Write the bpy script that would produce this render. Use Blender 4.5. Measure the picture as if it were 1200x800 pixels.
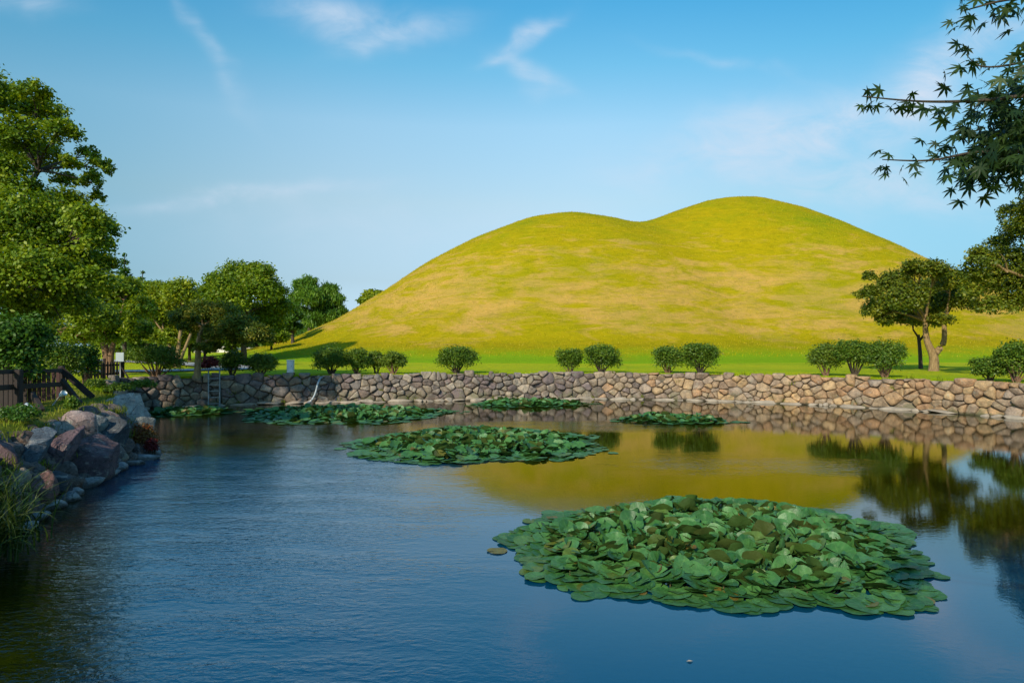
import bpy, math, random
import numpy as np
from mathutils import Vector, Matrix, noise as mnoise

for o in list(bpy.data.objects):
    bpy.data.objects.remove(o, do_unlink=True)
S = bpy.context.scene
COL = S.collection
R = math.radians
rng = np.random.default_rng(7)
random.seed(7)

# ------------------------------------------------------------------ camera
EYE = 2.8          # eye height above the pond, metres
F, CX, HY = 800.0, 600.0, 405.0
cd = bpy.data.cameras.new('camera'); cam = bpy.data.objects.new('camera', cd); COL.objects.link(cam)
cam.location = (0, 0, EYE); cam.rotation_euler = (R(90), 0, 0)
cd.lens = 24; cd.sensor_width = 36; cd.shift_y = 5/1200
cd.clip_start = .05; cd.clip_end = 9000
S.camera = cam

# ------------------------------------------------------------------ light
SUN_EL = 30.0
SUN_DIR = Vector((-.45*math.cos(R(SUN_EL)), -.893*math.cos(R(SUN_EL)), math.sin(R(SUN_EL))))  # towards the sun
sl = bpy.data.lights.new('sun', 'SUN'); sun = bpy.data.objects.new('sun', sl); COL.objects.link(sun)
sl.energy = 3.5; sl.angle = R(.6); sl.color = (1, .88, .68)
sun.rotation_euler = SUN_DIR.to_track_quat('Z', 'Y').to_euler()
sun.location = (-40, -60, 60)
S.view_settings.view_transform = 'Standard'; S.view_settings.look = 'None'
S.view_settings.exposure = 0.36; S.view_settings.gamma = 1
S.view_settings.use_curve_mapping = False

# ------------------------------------------------------------------ node helper
class NT:
    def __init__(s, tree): s.t = tree; s.n = tree.nodes; s.l = tree.links
    def new(s, typ, **kw):
        nd = s.n.new(typ)
        for k, v in kw.items(): setattr(nd, k, v)
        return nd
    def put(s, sock, v):
        if hasattr(v, 'is_output') or isinstance(v, bpy.types.NodeSocket): s.l.new(v, sock)
        elif v is not None: sock.default_value = v
    def math(s, op, a, b=None, c=None, clamp=False):
        nd = s.new('ShaderNodeMath', operation=op, use_clamp=clamp)
        for i, v in enumerate((a, b, c)):
            if v is not None: s.put(nd.inputs[i], v)
        return nd.outputs[0]
    def mix(s, f, a, b, blend='MIX'):
        nd = s.new('ShaderNodeMix', data_type='RGBA', blend_type=blend)
        s.put(nd.inputs[0], f)
        for i, v in ((6, a), (7, b)):
            if isinstance(v, (tuple, list)): v = tuple(v)+(1,) if len(v) == 3 else v
            s.put(nd.inputs[i], v)
        return nd.outputs[2]
    def noise(s, vec, scale, detail=3, rough=.55, dist=0):
        nd = s.new('ShaderNodeTexNoise')
        if vec is not None: s.l.new(vec, nd.inputs['Vector'])
        nd.inputs['Scale'].default_value = scale; nd.inputs['Detail'].default_value = detail
        nd.inputs['Roughness'].default_value = rough; nd.inputs['Distortion'].default_value = dist
        return nd.outputs[0]
    def ramp(s, fac, stops, interp='LINEAR'):
        nd = s.new('ShaderNodeValToRGB'); cr = nd.color_ramp; cr.interpolation = interp
        while len(cr.elements) < len(stops): cr.elements.new(.5)
        for e, (p, c) in zip(cr.elements, stops):
            e.position = p; e.color = tuple(c)+(1,) if len(c) == 3 else c
        s.put(nd.inputs[0], fac); return nd.outputs[0]
    def sstep(s, v, lo, hi):
        nd = s.new('ShaderNodeMapRange', interpolation_type='SMOOTHSTEP')
        s.put(nd.inputs[0], v); s.put(nd.inputs[1], lo); s.put(nd.inputs[2], hi)
        return nd.outputs[0]
    def mapping(s, vec, scale=(1, 1, 1), loc=(0, 0, 0), rot=(0, 0, 0)):
        nd = s.new('ShaderNodeMapping'); s.l.new(vec, nd.inputs[0])
        nd.inputs['Scale'].default_value = scale; nd.inputs['Location'].default_value = loc
        nd.inputs['Rotation'].default_value = rot
        return nd.outputs[0]
    def bump(s, h, dist, strength=1):
        nd = s.new('ShaderNodeBump'); s.put(nd.inputs['Height'], h)
        s.put(nd.inputs['Distance'], dist); s.put(nd.inputs['Strength'], strength)
        return nd.outputs[0]

# ------------------------------------------------------------------ sky
W = bpy.data.worlds.new('World'); S.world = W; W.use_nodes = True
w = NT(W.node_tree); w.n.clear()
sky = w.new('ShaderNodeTexSky', sky_type='NISHITA', sun_disc=False)
sky.sun_elevation = R(SUN_EL)
sky.sun_rotation = math.atan2(SUN_DIR.x, SUN_DIR.y)
sky.air_density = 1.0; sky.dust_density = .6; sky.ozone_density = 3.0
tc = w.new('ShaderNodeTexCoord')
sp = w.new('ShaderNodeSeparateXYZ'); w.l.new(tc.outputs['Generated'], sp.inputs[0])
DX, DY, DZ = sp.outputs
# deeper, more cyan blue high up, as the real sky of the photograph
tint_stops = [(0, (.50, .62, .88)), (.02, (.50, .62, .88)), (.093, (.62, .62, .64)), (.202, (1.02, .93, .75)), (.304, (1.12, 1.2, .98)), (.376, (.70, 1.2, 1.06)), (.445, (.42, 1.13, 1.12)), (.62, (.40, 1.0, 1.15)), (1, (.6, .9, 1.0))]
tint = w.ramp(DZ, [(p, tuple(c/1.3 for c in col)) for p, col in tint_stops])
tinted = w.mix(1.0, w.mix(1.0, sky.outputs[0], tint, 'MULTIPLY'), (1.3, 1.3, 1.3), 'MULTIPLY')
side = w.sstep(w.math('ABSOLUTE', w.math('SUBTRACT', DX, -.06)), .12, .62)
tinted = w.mix(1.0, tinted, w.mix(side, (1, 1, 1), (.60, .84, .90)), 'MULTIPLY')
# thin cirrus, laid out by direction
ydiv = w.math('MAXIMUM', DY, .05)
U = w.math('DIVIDE', DX, ydiv); V = w.math('DIVIDE', DZ, ydiv)
cb = w.new('ShaderNodeCombineXYZ'); w.l.new(U, cb.inputs[0]); w.l.new(V, cb.inputs[1])
warp = w.noise(cb.outputs[0], 5, 3)
warp2 = w.noise(w.mapping(cb.outputs[0], loc=(3.1, 7.2, 0)), 6, 3)
U2 = w.math('ADD', U, w.math('MULTIPLY', w.math('SUBTRACT', warp, .5), .12))
V2 = w.math('ADD', V, w.math('MULTIPLY', w.math('SUBTRACT', warp2, .5), .09))
def wisp(px, py, rx, ry, ang, amp):
    u0, v0 = (px-CX)/F, (HY-py)/F
    c, s_ = math.cos(R(ang)), math.sin(R(ang))
    du = w.math('SUBTRACT', U2, u0); dv = w.math('SUBTRACT', V2, v0)
    a = w.math('DIVIDE', w.math('ADD', w.math('MULTIPLY', du, c), w.math('MULTIPLY', dv, s_)), rx/F)
    b = w.math('DIVIDE', w.math('SUBTRACT', w.math('MULTIPLY', dv, c), w.math('MULTIPLY', du, s_)), ry/F)
    d2 = w.math('ADD', w.math('MULTIPLY', a, a), w.math('MULTIPLY', b, b))
    return w.math('MULTIPLY', w.math('EXPONENT', w.math('MULTIPLY', d2, -1)), amp)
wl = [wisp(400, 15, 75, 24, -10, .75), wisp(470, 42, 65, 14, 15, .45), wisp(420, 45, 50, 14, -5, .3),
      wisp(588, 62, 24, 8, 30, .8), wisp(618, 82, 36, 9, -25, .85), wisp(625, 38, 36, 8, 28, .75), wisp(630, 106, 13, 13, 0, .5),
      wisp(245, 55, 75, 8, -55, .4), wisp(300, 230, 130, 9, 6, .5), wisp(250, 242, 80, 7, 2, .3),
      wisp(1110, 80, 120, 30, 35, 1.0), wisp(950, 150, 160, 34, 8, .95), wisp(1010, 215, 190, 26, -4, .8), wisp(850, 72, 70, 6, -12, .3),
      wisp(470, 262, 220, 30, 0, .25), wisp(20, 0, 50, 14, 0, .6), wisp(830, 190, 120, 14, 6, .35)]
tot = wl[0]
for x in wl[1:]: tot = w.math('ADD', tot, x)
streak = w.noise(w.mapping(cb.outputs[0], scale=(1, 2.2, 1), rot=(0, 0, R(25))), 9, 6, .62, .6)
cm = w.math('MULTIPLY', tot, w.sstep(streak, .10, .85), clamp=True)
front = w.sstep(DY, .1, .3)
cm = w.math('MULTIPLY', cm, front)
skyc = w.mix(cm, tinted, (3.6, 4.2, 5.0))
bg = w.new('ShaderNodeBackground'); w.l.new(skyc, bg.inputs[0]); bg.inputs[1].default_value = .14
wo = w.new('ShaderNodeOutputWorld'); w.l.new(bg.outputs[0], wo.inputs[0])

# ------------------------------------------------------------------ helpers
def P(px, py, Y):
    """point at depth Y seen at photograph pixel px, py"""
    return Vector(((px-CX)/F*Y, Y, EYE+(HY-py)/F*Y))

class MB:
    def __init__(s): s.v = []; s.f = []
    def add(s, vs, fs):
        o = len(s.v); s.v.extend(tuple(v) for v in vs); s.f.extend(tuple(i+o for i in f) for f in fs)
    def box(s, c, size, rot=None, bev=.0):
        hx, hy, hz = [d/2 for d in size]
        b = min(bev, hx*.9, hy*.9, hz*.9)
        M = Matrix.Identity(3) if rot is None else rot
        if b <= 0:
            vs = [Vector((x, y, z)) for z in (-hz, hz) for x, y in ((-hx, -hy), (hx, -hy), (hx, hy), (-hx, hy))]
            fs = [(3, 2, 1, 0), (4, 5, 6, 7)]+[(i, (i+1) % 4, (i+1) % 4+4, i+4) for i in range(4)]
        else:
            vs = []; fs = []
            def ring(z, ins):
                x, y = hx-ins, hy-ins
                return [Vector(p) for p in ((-x+b, -y, z), (x-b, -y, z), (x, -y+b, z), (x, y-b, z), (x-b, y, z), (-x+b, y, z), (-x, y-b, z), (-x, -y+b, z))]
            for z, ins in ((-hz, b*.6), (-hz+b, 0), (hz-b, 0), (hz, b*.6)): vs += ring(z, ins)
            for k in range(3):
                for i in range(8): fs.append((k*8+i, k*8+(i+1) % 8, k*8+8+(i+1) % 8, k*8+8+i))
            fs.append(tuple(range(7, -1, -1))); fs.append(tuple(range(24, 32)))
        s.add([M @ v + Vector(c) for v in vs], fs)
    def tube(s, pts, rad, n=8, cap=True):
        pts = [Vector(p) for p in pts]
        if not hasattr(rad, '__len__'): rad = [rad]*len(pts)
        vs = []; fs = []; ref = Vector((.31, .2, .93)).normalized()
        for i, p in enumerate(pts):
            d = (pts[min(i+1, len(pts)-1)]-pts[max(i-1, 0)]).normalized()
            r0 = ref if abs(d.dot(ref)) < .95 else Vector((1, 0, 0))
            a = d.cross(r0).normalized(); b = d.cross(a)
            for k in range(n):
                t = 2*math.pi*k/n
                vs.append(p+(a*math.cos(t)+b*math.sin(t))*rad[i])
        for i in range(len(pts)-1):
            for k in range(n):
                fs.append((i*n+k, i*n+(k+1) % n, (i+1)*n+(k+1) % n, (i+1)*n+k))
        if cap:
            fs.append(tuple(range(n))); fs.append(tuple(range(len(pts)*n-1, (len(pts)-1)*n-1, -1)))
        s.add(vs, fs)
    def beam(s, a, b, w_, h_):
        a, b = Vector(a), Vector(b); d = b-a
        q = d.to_track_quat('X', 'Z').to_matrix()
        s.box((a+b)/2, (d.length, w_, h_), q, .008)
    def build(s, name, mat, parent=None, smooth=False):
        me = bpy.data.meshes.new(name); me.from_pydata(s.v, [], s.f); me.validate()
        o = bpy.data.objects.new(name, me); COL.objects.link(o)
        if mat: me.materials.append(mat)
        if parent is not None: o.parent = parent
        if parent is not None:
            off = parent.location
            me.transform(Matrix.Translation(-Vector(off)))
        if smooth: me.polygons.foreach_set('use_smooth', [True]*len(me.polygons))
        me.update(); return o

def np_mesh(name, verts, quads, mat, parent=None, face_tint=None, smooth=False, n=4):
    me = bpy.data.meshes.new(name)
    verts = np.asarray(verts, dtype=np.float32)
    if parent is not None: verts = verts-np.array(parent.location, dtype=np.float32)
    me.vertices.add(len(verts)); me.vertices.foreach_set('co', verts.ravel())
    nq = len(quads)
    me.loops.add(nq*n); me.loops.foreach_set('vertex_index', np.asarray(quads, dtype=np.int32).ravel())
    me.polygons.add(nq)
    me.polygons.foreach_set('loop_start', np.arange(0, nq*n, n, dtype=np.int32))
    me.polygons.foreach_set('loop_total', np.full(nq, n, dtype=np.int32))
    if smooth: me.polygons.foreach_set('use_smooth', np.ones(nq, dtype=bool))
    if face_tint is not None:
        at = me.attributes.new('tint', 'FLOAT', 'FACE'); at.data.foreach_set('value', np.asarray(face_tint, dtype=np.float32))
    me.update(calc_edges=True); me.validate()
    me.materials.append(mat)
    o = bpy.data.objects.new(name, me); COL.objects.link(o)
    if parent is not None: o.parent = parent
    return o

def tag(o, label, cat, group=None):
    o['label'] = label; o['category'] = cat
    if group: o['group'] = group
    return o
def thing(name, loc, label, cat, group=None):
    o = bpy.data.objects.new(name, None); COL.objects.link(o); o.location = loc
    o.empty_display_size = .2
    return tag(o, label, cat, group)
def struct(o): o['kind'] = 'structure'; return o
def stuff(o): o['kind'] = 'stuff'; return o

# ------------------------------------------------------------------ materials
def new_mat(name):
    m = bpy.data.materials.new(name); m.use_nodes = True
    t = NT(m.node_tree); t.n.clear()
    out = t.new('ShaderNodeOutputMaterial'); bs = t.new('ShaderNodeBsdfPrincipled')
    t.l.new(bs.outputs[0], out.inputs[0])
    return m, t, bs, out

def plain(name, col, rough=.6, metal=0, var=.25, scale=6, bump=.004):
    m, t, b, _ = new_mat(name)
    g = t.new('ShaderNodeTexCoord').outputs['Object']
    nz = t.noise(g, scale, 5, .6)
    c = t.mix(nz, tuple(x*(1-var) for x in col), tuple(min(1, x*(1+var)) for x in col))
    t.put(b.inputs['Base Color'], c); b.inputs['Roughness'].default_value = rough; b.inputs['Metallic'].default_value = metal
    t.put(b.inputs['Normal'], t.bump(t.noise(g, scale*6, 4), bump))
    return m

def foliage(name, dark, mid, light, trans=.30, rough=.5, spec=.35):
    m, t, b, out = new_mat(name)
    geo = t.new('ShaderNodeNewGeometry')
    at = t.new('ShaderNodeAttribute', attribute_name='tint')
    f = t.math('ADD', t.math('MULTIPLY', geo.outputs['Random Per Island'], .5), t.math('MULTIPLY', at.outputs['Fac'], .5))
    c = t.ramp(f, [(.12, dark), (.5, mid), (.9, light)])
    t.put(b.inputs['Base Color'], c); b.inputs['Roughness'].default_value = rough
    b.inputs['Specular IOR Level'].default_value = spec
    tr = t.new('ShaderNodeBsdfTranslucent'); t.put(tr.inputs[0], t.mix(1, c, (1.5, 1.35, .5), 'MULTIPLY'))
    mx = t.new('ShaderNodeMixShader'); mx.inputs[0].default_value = trans
    t.l.new(b.outputs[0], mx.inputs[1]); t.l.new(tr.outputs[0], mx.inputs[2]); t.l.new(mx.outputs[0], out.inputs[0])
    return m

M = {}
M['leaf_mid'] = foliage('leaf_mid', (0.081, 0.1424, 0.0066), (0.153, 0.243, 0.0077), (0.306, 0.3519, 0.0132), .35)
M['leaf_dark'] = foliage('leaf_dark', (0.0279, 0.0756, 0.0088), (0.059, 0.1428, 0.011), (0.1165, 0.2184, 0.0154), .3)
M['leaf_yellow'] = foliage('leaf_yellow', (0.0973, 0.1568, 0.0066), (0.1945, 0.2665, 0.0088), (0.3752, 0.3919, 0.0132), .35)
M['leaf_pine'] = foliage('leaf_pine', (0.0433, 0.0881, 0.0088), (0.1227, 0.1675, 0.011), (0.2886, 0.2469, 0.0165))
M['leaf_willow'] = foliage('leaf_willow', (0.0486, 0.1176, 0.0145), (0.0972, 0.21, 0.0169), (0.2106, 0.336, 0.0242), .35)
M['leaf_right'] = foliage('leaf_right', (0.06, 0.0923, 0.0066), (0.1275, 0.1704, 0.0088), (0.27, 0.2556, 0.0154), .3)
M['leaf_bush'] = foliage('leaf_bush', (0.0405, 0.091, 0.0066), (0.0878, 0.168, 0.011), (0.189, 0.252, 0.0176), .25)
M['leaf_bush_light'] = foliage('leaf_bush_light', (.06, .11, .010), (.12, .19, .014), (.20, .25, .02), .25)
M['leaf_red'] = foliage('leaf_red', (.06, .006, .008), (.14, .012, .014), (.25, .03, .02), .2)
M['leaf_autumn'] = foliage('leaf_autumn', (.16, .03, .012), (.20, .09, .02), (.30, .17, .03), .2)
M['leaf_maple'] = foliage('leaf_maple', (.010, .028, .008), (.022, .050, .010), (.045, .080, .012), .35)
M['blade'] = foliage('blade', (.012, .032, .004), (.035, .075, .009), (.12, .14, .03), .2)
M['turf'] = foliage('turf', (.08, .13, .008), (.17, .22, .012), (.30, .27, .03), .2, .7, .1)

def bark(name, c1, c2):
    m, t, b, _ = new_mat(name)
    g = t.new('ShaderNodeTexCoord').outputs['Object']
    v = t.mapping(g, (6, 6, 1.3))
    nz = t.noise(v, 3, 6, .65)
    t.put(b.inputs['Base Color'], t.ramp(nz, [(.3, c1), (.7, c2)])); b.inputs['Roughness'].default_value = .85
    t.put(b.inputs['Normal'], t.bump(nz, .03)); return m
M['bark_dark'] = bark('bark_dark', (.03, .022, .016), (.09, .065, .045))
M['bark_tan'] = bark('bark_tan', (.13, .075, .03), (.40, .27, .13))
M['bark_red'] = bark('bark_red', (.10, .05, .03), (.26, .15, .09))

def stone_mat(name, use_obj):
    m, t, b, _ = new_mat(name)
    geo = t.new('ShaderNodeNewGeometry'); g = t.new('ShaderNodeTexCoord').outputs['Object']
    if use_obj:
        base = t.new('ShaderNodeObjectInfo').outputs['Color']
        g = geo.outputs['Position']
    else:
        rnd = geo.outputs['Random Per Island']
        cool = t.ramp(rnd, [(0, (.18, .14, .12)), (.18, (.26, .205, .16)), (.34, (.20, .155, .15)), (.5, (.33, .27, .205)), (.66, (.24, .20, .17)), (.8, (.36, .30, .24)), (.92, (.21, .185, .17))], 'CONSTANT')
        warm = t.ramp(rnd, [(0, (.34, .22, .13)), (.18, (.42, .27, .15)), (.34, (.33, .24, .17)), (.5, (.46, .31, .17)), (.66, (.36, .26, .17)), (.8, (.42, .25, .14)), (.92, (.34, .26, .20))], 'CONSTANT')
        s3 = t.new('ShaderNodeSeparateXYZ'); t.l.new(geo.outputs['Position'], s3.inputs[0])
        xx = t.math('ADD', s3.outputs[0], t.math('MULTIPLY', rnd, 8))
        base = t.mix(t.sstep(xx, 6.5, 14.5), cool, warm)
    n1 = t.noise(g, 3.2, 6, .65, .4); n2 = t.noise(g, 18, 5, .7)
    c = t.mix(1, base, t.ramp(n1, [(.25, (.42, .40, .42)), (.5, (1, 1, 1)), (.75, (1.6, 1.5, 1.36))]), 'MULTIPLY')
    c = t.mix(1, c, t.ramp(n2, [(.3, (.72, .72, .72)), (.7, (1.22, 1.22, 1.22))]), 'MULTIPLY')
    vein = t.noise(t.mapping(g, (1, 1, 3.5), rot=(.6, .4, .2)), 2.2, 5, .6, 1.2)
    c = t.mix(t.math('MULTIPLY', t.sstep(vein, .60, .70), .45), c, (.50, .45, .40))
    lich = t.sstep(t.noise(g, 2.6, 7, .7, .2), .58, .68)
    c = t.mix(t.math('MULTIPLY', lich, .5), c, (.36, .37, .29))
    if use_obj:     # speckled lichen, dark cracks, wet feet
        sp_ = t.sstep(t.noise(g, 13, 6, .75, .5), .60, .68); c = t.mix(t.math('MULTIPLY', sp_, .55), c, (.46, .46, .40))
        cr_ = t.new('ShaderNodeTexVoronoi', feature='DISTANCE_TO_EDGE'); t.l.new(t.mapping(g, (1, 1, 2.2), rot=(.5, .3, .4)), cr_.inputs['Vector']); cr_.inputs['Scale'].default_value = 2.1
        crk = t.math('SUBTRACT', 1, t.sstep(t.math('ADD', cr_.outputs['Distance'], t.math('MULTIPLY', t.math('SUBTRACT', n2, .5), .12)), .0, .035))
        c = t.mix(t.math('MULTIPLY', crk, .6), c, (.04, .032, .03))
        gz_ = t.new('ShaderNodeSeparateXYZ'); t.l.new(geo.outputs['Position'], gz_.inputs[0])
        wet = t.math('SUBTRACT', 1, t.sstep(t.math('ADD', gz_.outputs[2], t.math('MULTIPLY', t.math('SUBTRACT', n1, .5), .2)), .02, .14))
        c = t.mix(t.math('MULTIPLY', wet, .7), c, (.06, .052, .04))
    if not use_obj:
        # damp, algae-stained foot just above the water
        z = t.math('ADD', s3.outputs[2], t.math('MULTIPLY', t.math('SUBTRACT', n1, .5), .12))
        c = t.mix(t.math('SUBTRACT', 1, t.sstep(z, .02, .15)), c, (.075, .062, .042))
        alg = t.math('MULTIPLY', t.math('SUBTRACT', 1, t.sstep(z, .15, .75)), t.sstep(t.noise(g, 1.3, 5, .65), .48, .62))
        c = t.mix(t.math('MULTIPLY', alg, .6), c, (.13, .13, .055))
    t.put(b.inputs['Base Color'], c); b.inputs['Roughness'].default_value = .8
    b.inputs['Specular IOR Level'].default_value = .25
    t.put(b.inputs['Normal'], t.bump(t.math('ADD', t.noise(g, 5, 9, .72), t.math('MULTIPLY', n2, .4)), .09))
    return m
M['stone'] = stone_mat('stone', False); M['boulder'] = stone_mat('boulder', True)
M['soil'] = plain('soil', (.13, .105, .075), .95, 0, .55, 3, .04)
M['footing'] = plain('footing', (.34, .28, .215), .85, 0, .6, 3, .02)
M['timber'] = plain('timber', (.026, .016, .013), .8, 0, .5, 9)
M['timber_red'] = plain('timber_red', (.05, .018, .015), .8, 0, .5, 9)
M['white_paint'] = plain('white_paint', (.75, .77, .78), .45, 0, .06, 8, .001)
M['sign_grey'] = plain('sign_grey', (.36, .42, .46), .5, 0, .1, 8, .001)
M['grey_metal'] = plain('grey_metal', (.36, .36, .35), .5, .4, .2, 9, .002)
M['pipe'] = plain('pipe', (.33, .38, .41), .4, 0, .15, 7, .001)
M['black'] = plain('black', (.02, .02, .022), .5, 0, .3, 7, .001)
M['concrete'] = plain('concrete', (.36, .35, .33), .9, 0, .15, 3, .006)
M['plaster'] = plain('plaster', (.68, .62, .55), .8, 0, .1, 1, .003)
M['plaster_orange'] = plain('plaster_orange', (.60, .30, .17), .8, 0, .15, 1, .003)
M['roof_grey'] = plain('roof_grey', (.13, .13, .14), .7, 0, .3, 3, .02)
M['roof_red'] = plain('roof_red', (.30, .12, .07), .7, 0, .3, 3, .02)
M['glass'] = plain('glass', (.03, .035, .04), .1, 0, .2, 1, 0)
M['flower'] = plain('flower', (.75, .38, .34), .5, 0, .2, 30, 0)
M['stem'] = plain('stem', (.10, .08, .03), .6, 0, .3, 10, .001)

# ------------------------------------------------------------------ the pond outline
LAWN = 1.35
def catmull(pts, per=8, closed=True):
    n = len(pts); out = []
    for i in range(n if closed else n-1):
        p0, p1, p2, p3 = [np.array(pts[(i+k) % n] if closed else pts[min(max(i+k, 0), n-1)], float) for k in (-1, 0, 1, 2)]
        for k in range(per):
            t = k/per
            out.append(.5*((2*p1)+(-p0+p2)*t+(2*p0-5*p1+4*p2-p3)*t*t+(-p0+3*p1-3*p2+p3)*t**3))
    return np.array(out)
# (x, y, setback of the top edge)
pond_pts = [(-16.3, 30.6, .35), (-12.3, 32.6, .3), (-7, 34, .3), (-1.7, 34.9, .3), (5.4, 35.8, .3), (11, 34.2, .3), (16, 31.0, .3), (19.6, 26.2, .3),
            (22.2, 20.5, .4), (21.5, 14, .6), (16, 8.6, .8), (9, 5.4, .9), (3, 3.9, .9), (-1.5, 3.7, .9), (-4.6, 5.0, .9), (-6.3, 7.6, 1.0),
            (-7.6, 10.2, 1.1), (-8.0, 12.2, 1.1), (-8.5, 13.8, 1.1), (-8.8, 15.3, 1.1), (-9.2, 17.4, 1.1), (-10.3, 19.6, 1.0), (-12.6, 22.2, .7), (-14.9, 25.6, .5), (-16.6, 28.4, .4)]
loop = catmull(pond_pts, 8)
CEN = np.array([3.0, 18.0])
nL = len(loop)
nrm = np.zeros((nL, 2))
for i in range(nL):
    d = loop[(i+1) % nL, :2]-loop[i-1, :2]; d /= np.linalg.norm(d); nn = np.array([-d[1], d[0]])
    if nn.dot(loop[i, :2]-CEN) < 0: nn = -nn
    nrm[i] = nn

# ------------------------------------------------------------------ hill shape
LZ = ([0, 3, 8.5, 15, 21.7, 28, 35, 42, 50, 60, 400], [23.2, 22.9, 21.6, 18.8, 15.1, 10.9, 6.6, 3.2, 1.7, .9, .9])
RZ = ([0, 5, 10.5, 17, 23.6, 30, 43, 55, 68, 80, 400], [26.5, 25.9, 24.1, 21.2, 17.9, 14.5, 8.2, 3.6, 1.6, .9, .9])
def hill_z(x, y):
    x = np.asarray(x, float); y = np.asarray(y, float)
    r1 = np.hypot(x-8.5, (y-106)*1.06)
    r2 = np.hypot((x-35.8)*np.where(x > 35.8, 1.0, 1.0), (y-109)*1.42)
    a = np.interp(r1, *LZ); b = np.interp(r2, *RZ)
    k = 1.7
    z = np.maximum(a, b)+k*np.log1p(np.exp(-np.abs(a-b)/k))*np.clip((np.minimum(a, b)-6)/10, 0, 1)
    return z
def ground_z(x, y):
    return float(max(LAWN, hill_z(x, y)))

# ground: one sheet with the pond cut out of it
gv = []; gf = []
rings = [(-.6, 0.0, 'off'), (.55, .45, 'frac'), (LAWN-.04, 1.0, 'frac')]
for z, fr, _ in rings:
    for i in range(nL):
        p = loop[i, :2]+nrm[i]*(loop[i, 2]*fr)
        gv.append((p[0], p[1], z if fr else -.6))
base = np.array([loop[i, :2]+nrm[i]*loop[i, 2] for i in range(nL)])
for k, s_ in enumerate((1.05, 1.12, 1.22, 1.36, 1.55, 1.8, 2.2, 2.8, 4, 6, 10, 20, 60, 260)):
    for i in range(nL):
        p = CEN+(base[i]-CEN)*s_
        nz = 0
        if s_ < 8: nz = .07*mnoise.noise(Vector((p[0]*.25, p[1]*.25, 3.3)))
        gv.append((p[0], p[1], LAWN+nz*min(1, (s_-1)*6)))
nr = len(gv)//nL
for r_ in range(nr-1):
    for i in range(nL):
        j = (i+1) % nL
        gf.append((r_*nL+i, r_*nL+j, (r_+1)*nL+j, (r_+1)*nL+i))
mb = MB(); mb.add(gv, gf)
m, t, b, _ = new_mat('lawn')
pos = t.new('ShaderNodeNewGeometry').outputs['Position']
s3 = t.new('ShaderNodeSeparateXYZ'); t.l.new(pos, s3.inputs[0])
nA = t.noise(pos, .22, 5, .6); nB = t.noise(pos, 1.6, 6, .65); nC = t.noise(pos, 14, 4, .7)
lawn = t.ramp(nA, [(.3, (.30, .43, .004)), (.5, (.45, .50, .006)), (.7, (.56, .53, .010))])
lawn = t.mix(t.math('MULTIPLY', t.sstep(nB, .45, .7), .35), lawn, (.20, .24, .015))
# the bank on the left: thin, drying grass over pale soil
dry = t.ramp(nB, [(.3, (.10, .15, .01)), (.5, (.27, .27, .03)), (.68, (.36, .28, .10))])
lf = t.math('MULTIPLY', t.math('SUBTRACT', 1, t.sstep(s3.outputs[0], -9.5, -7)), t.math('SUBTRACT', 1, t.sstep(t.math('ADD', s3.outputs[1], t.math('MULTIPLY', nA, 6)), 24, 31)))
c = t.mix(lf, lawn, dry)
c = t.mix(1, c, t.ramp(nC, [(.25, (.6, .6, .6)), (.7, (1.25, 1.25, 1.25))]), 'MULTIPLY')
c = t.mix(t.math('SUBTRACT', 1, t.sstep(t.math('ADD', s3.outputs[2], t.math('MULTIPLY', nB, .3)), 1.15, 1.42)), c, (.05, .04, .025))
t.put(b.inputs['Base Color'], c); b.inputs['Roughness'].default_value = .9; b.inputs['Specular IOR Level'].default_value = .1
t.put(b.inputs['Normal'], t.bump(t.math('ADD', nC, t.noise(pos, 40, 3)), .05))
M['lawn'] = m
struct(mb.build('ground', M['lawn'], smooth=True))

# hill: twin grassy mound
xs = np.arange(-62, 128, 1.0); ys = np.arange(44, 185, 1.0)
X, Y = np.meshgrid(xs, ys); Z = hill_z(X, Y)
bmp = np.array([[mnoise.noise(Vector((x*.07, y*.07, 1.1)))*.34+mnoise.noise(Vector((x*.22, y*.22, 5.1)))*.10 for x in xs] for y in ys])
Z = Z+bmp*np.clip((Z-1.6)/5, 0, 1)
Z = np.where(Z < 1.36, Z-.25, Z)
nx, ny = len(xs), len(ys)
idx = np.arange(nx*ny).reshape(ny, nx)
q = np.stack([idx[:-1, :-1], idx[:-1, 1:], idx[1:, 1:], idx[1:, :-1]], -1).reshape(-1, 4)
m, t, b, _ = new_mat('mound_grass')
pos = t.new('ShaderNodeNewGeometry').outputs['Position']
s3 = t.new('ShaderNodeSeparateXYZ'); t.l.new(pos, s3.inputs[0])
big = t.noise(t.mapping(pos, (.5, .5, 1.2)), .11, 6, .6, .5)
str_ = t.noise(t.mapping(pos, (.5, .5, 2.2)), .35, 7, .68, .6)
fine = t.noise(t.mapping(pos, (1, 1, 1.6)), 2.6, 6, .75)
green = t.mix(fine, (.18, .25, .003), (.30, .33, .006))
yel = t.mix(fine, (.33, .262, .002), (.50, .375, .005))
straw = t.mix(fine, (.53, .30, .055), (.66, .40, .125))
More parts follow.
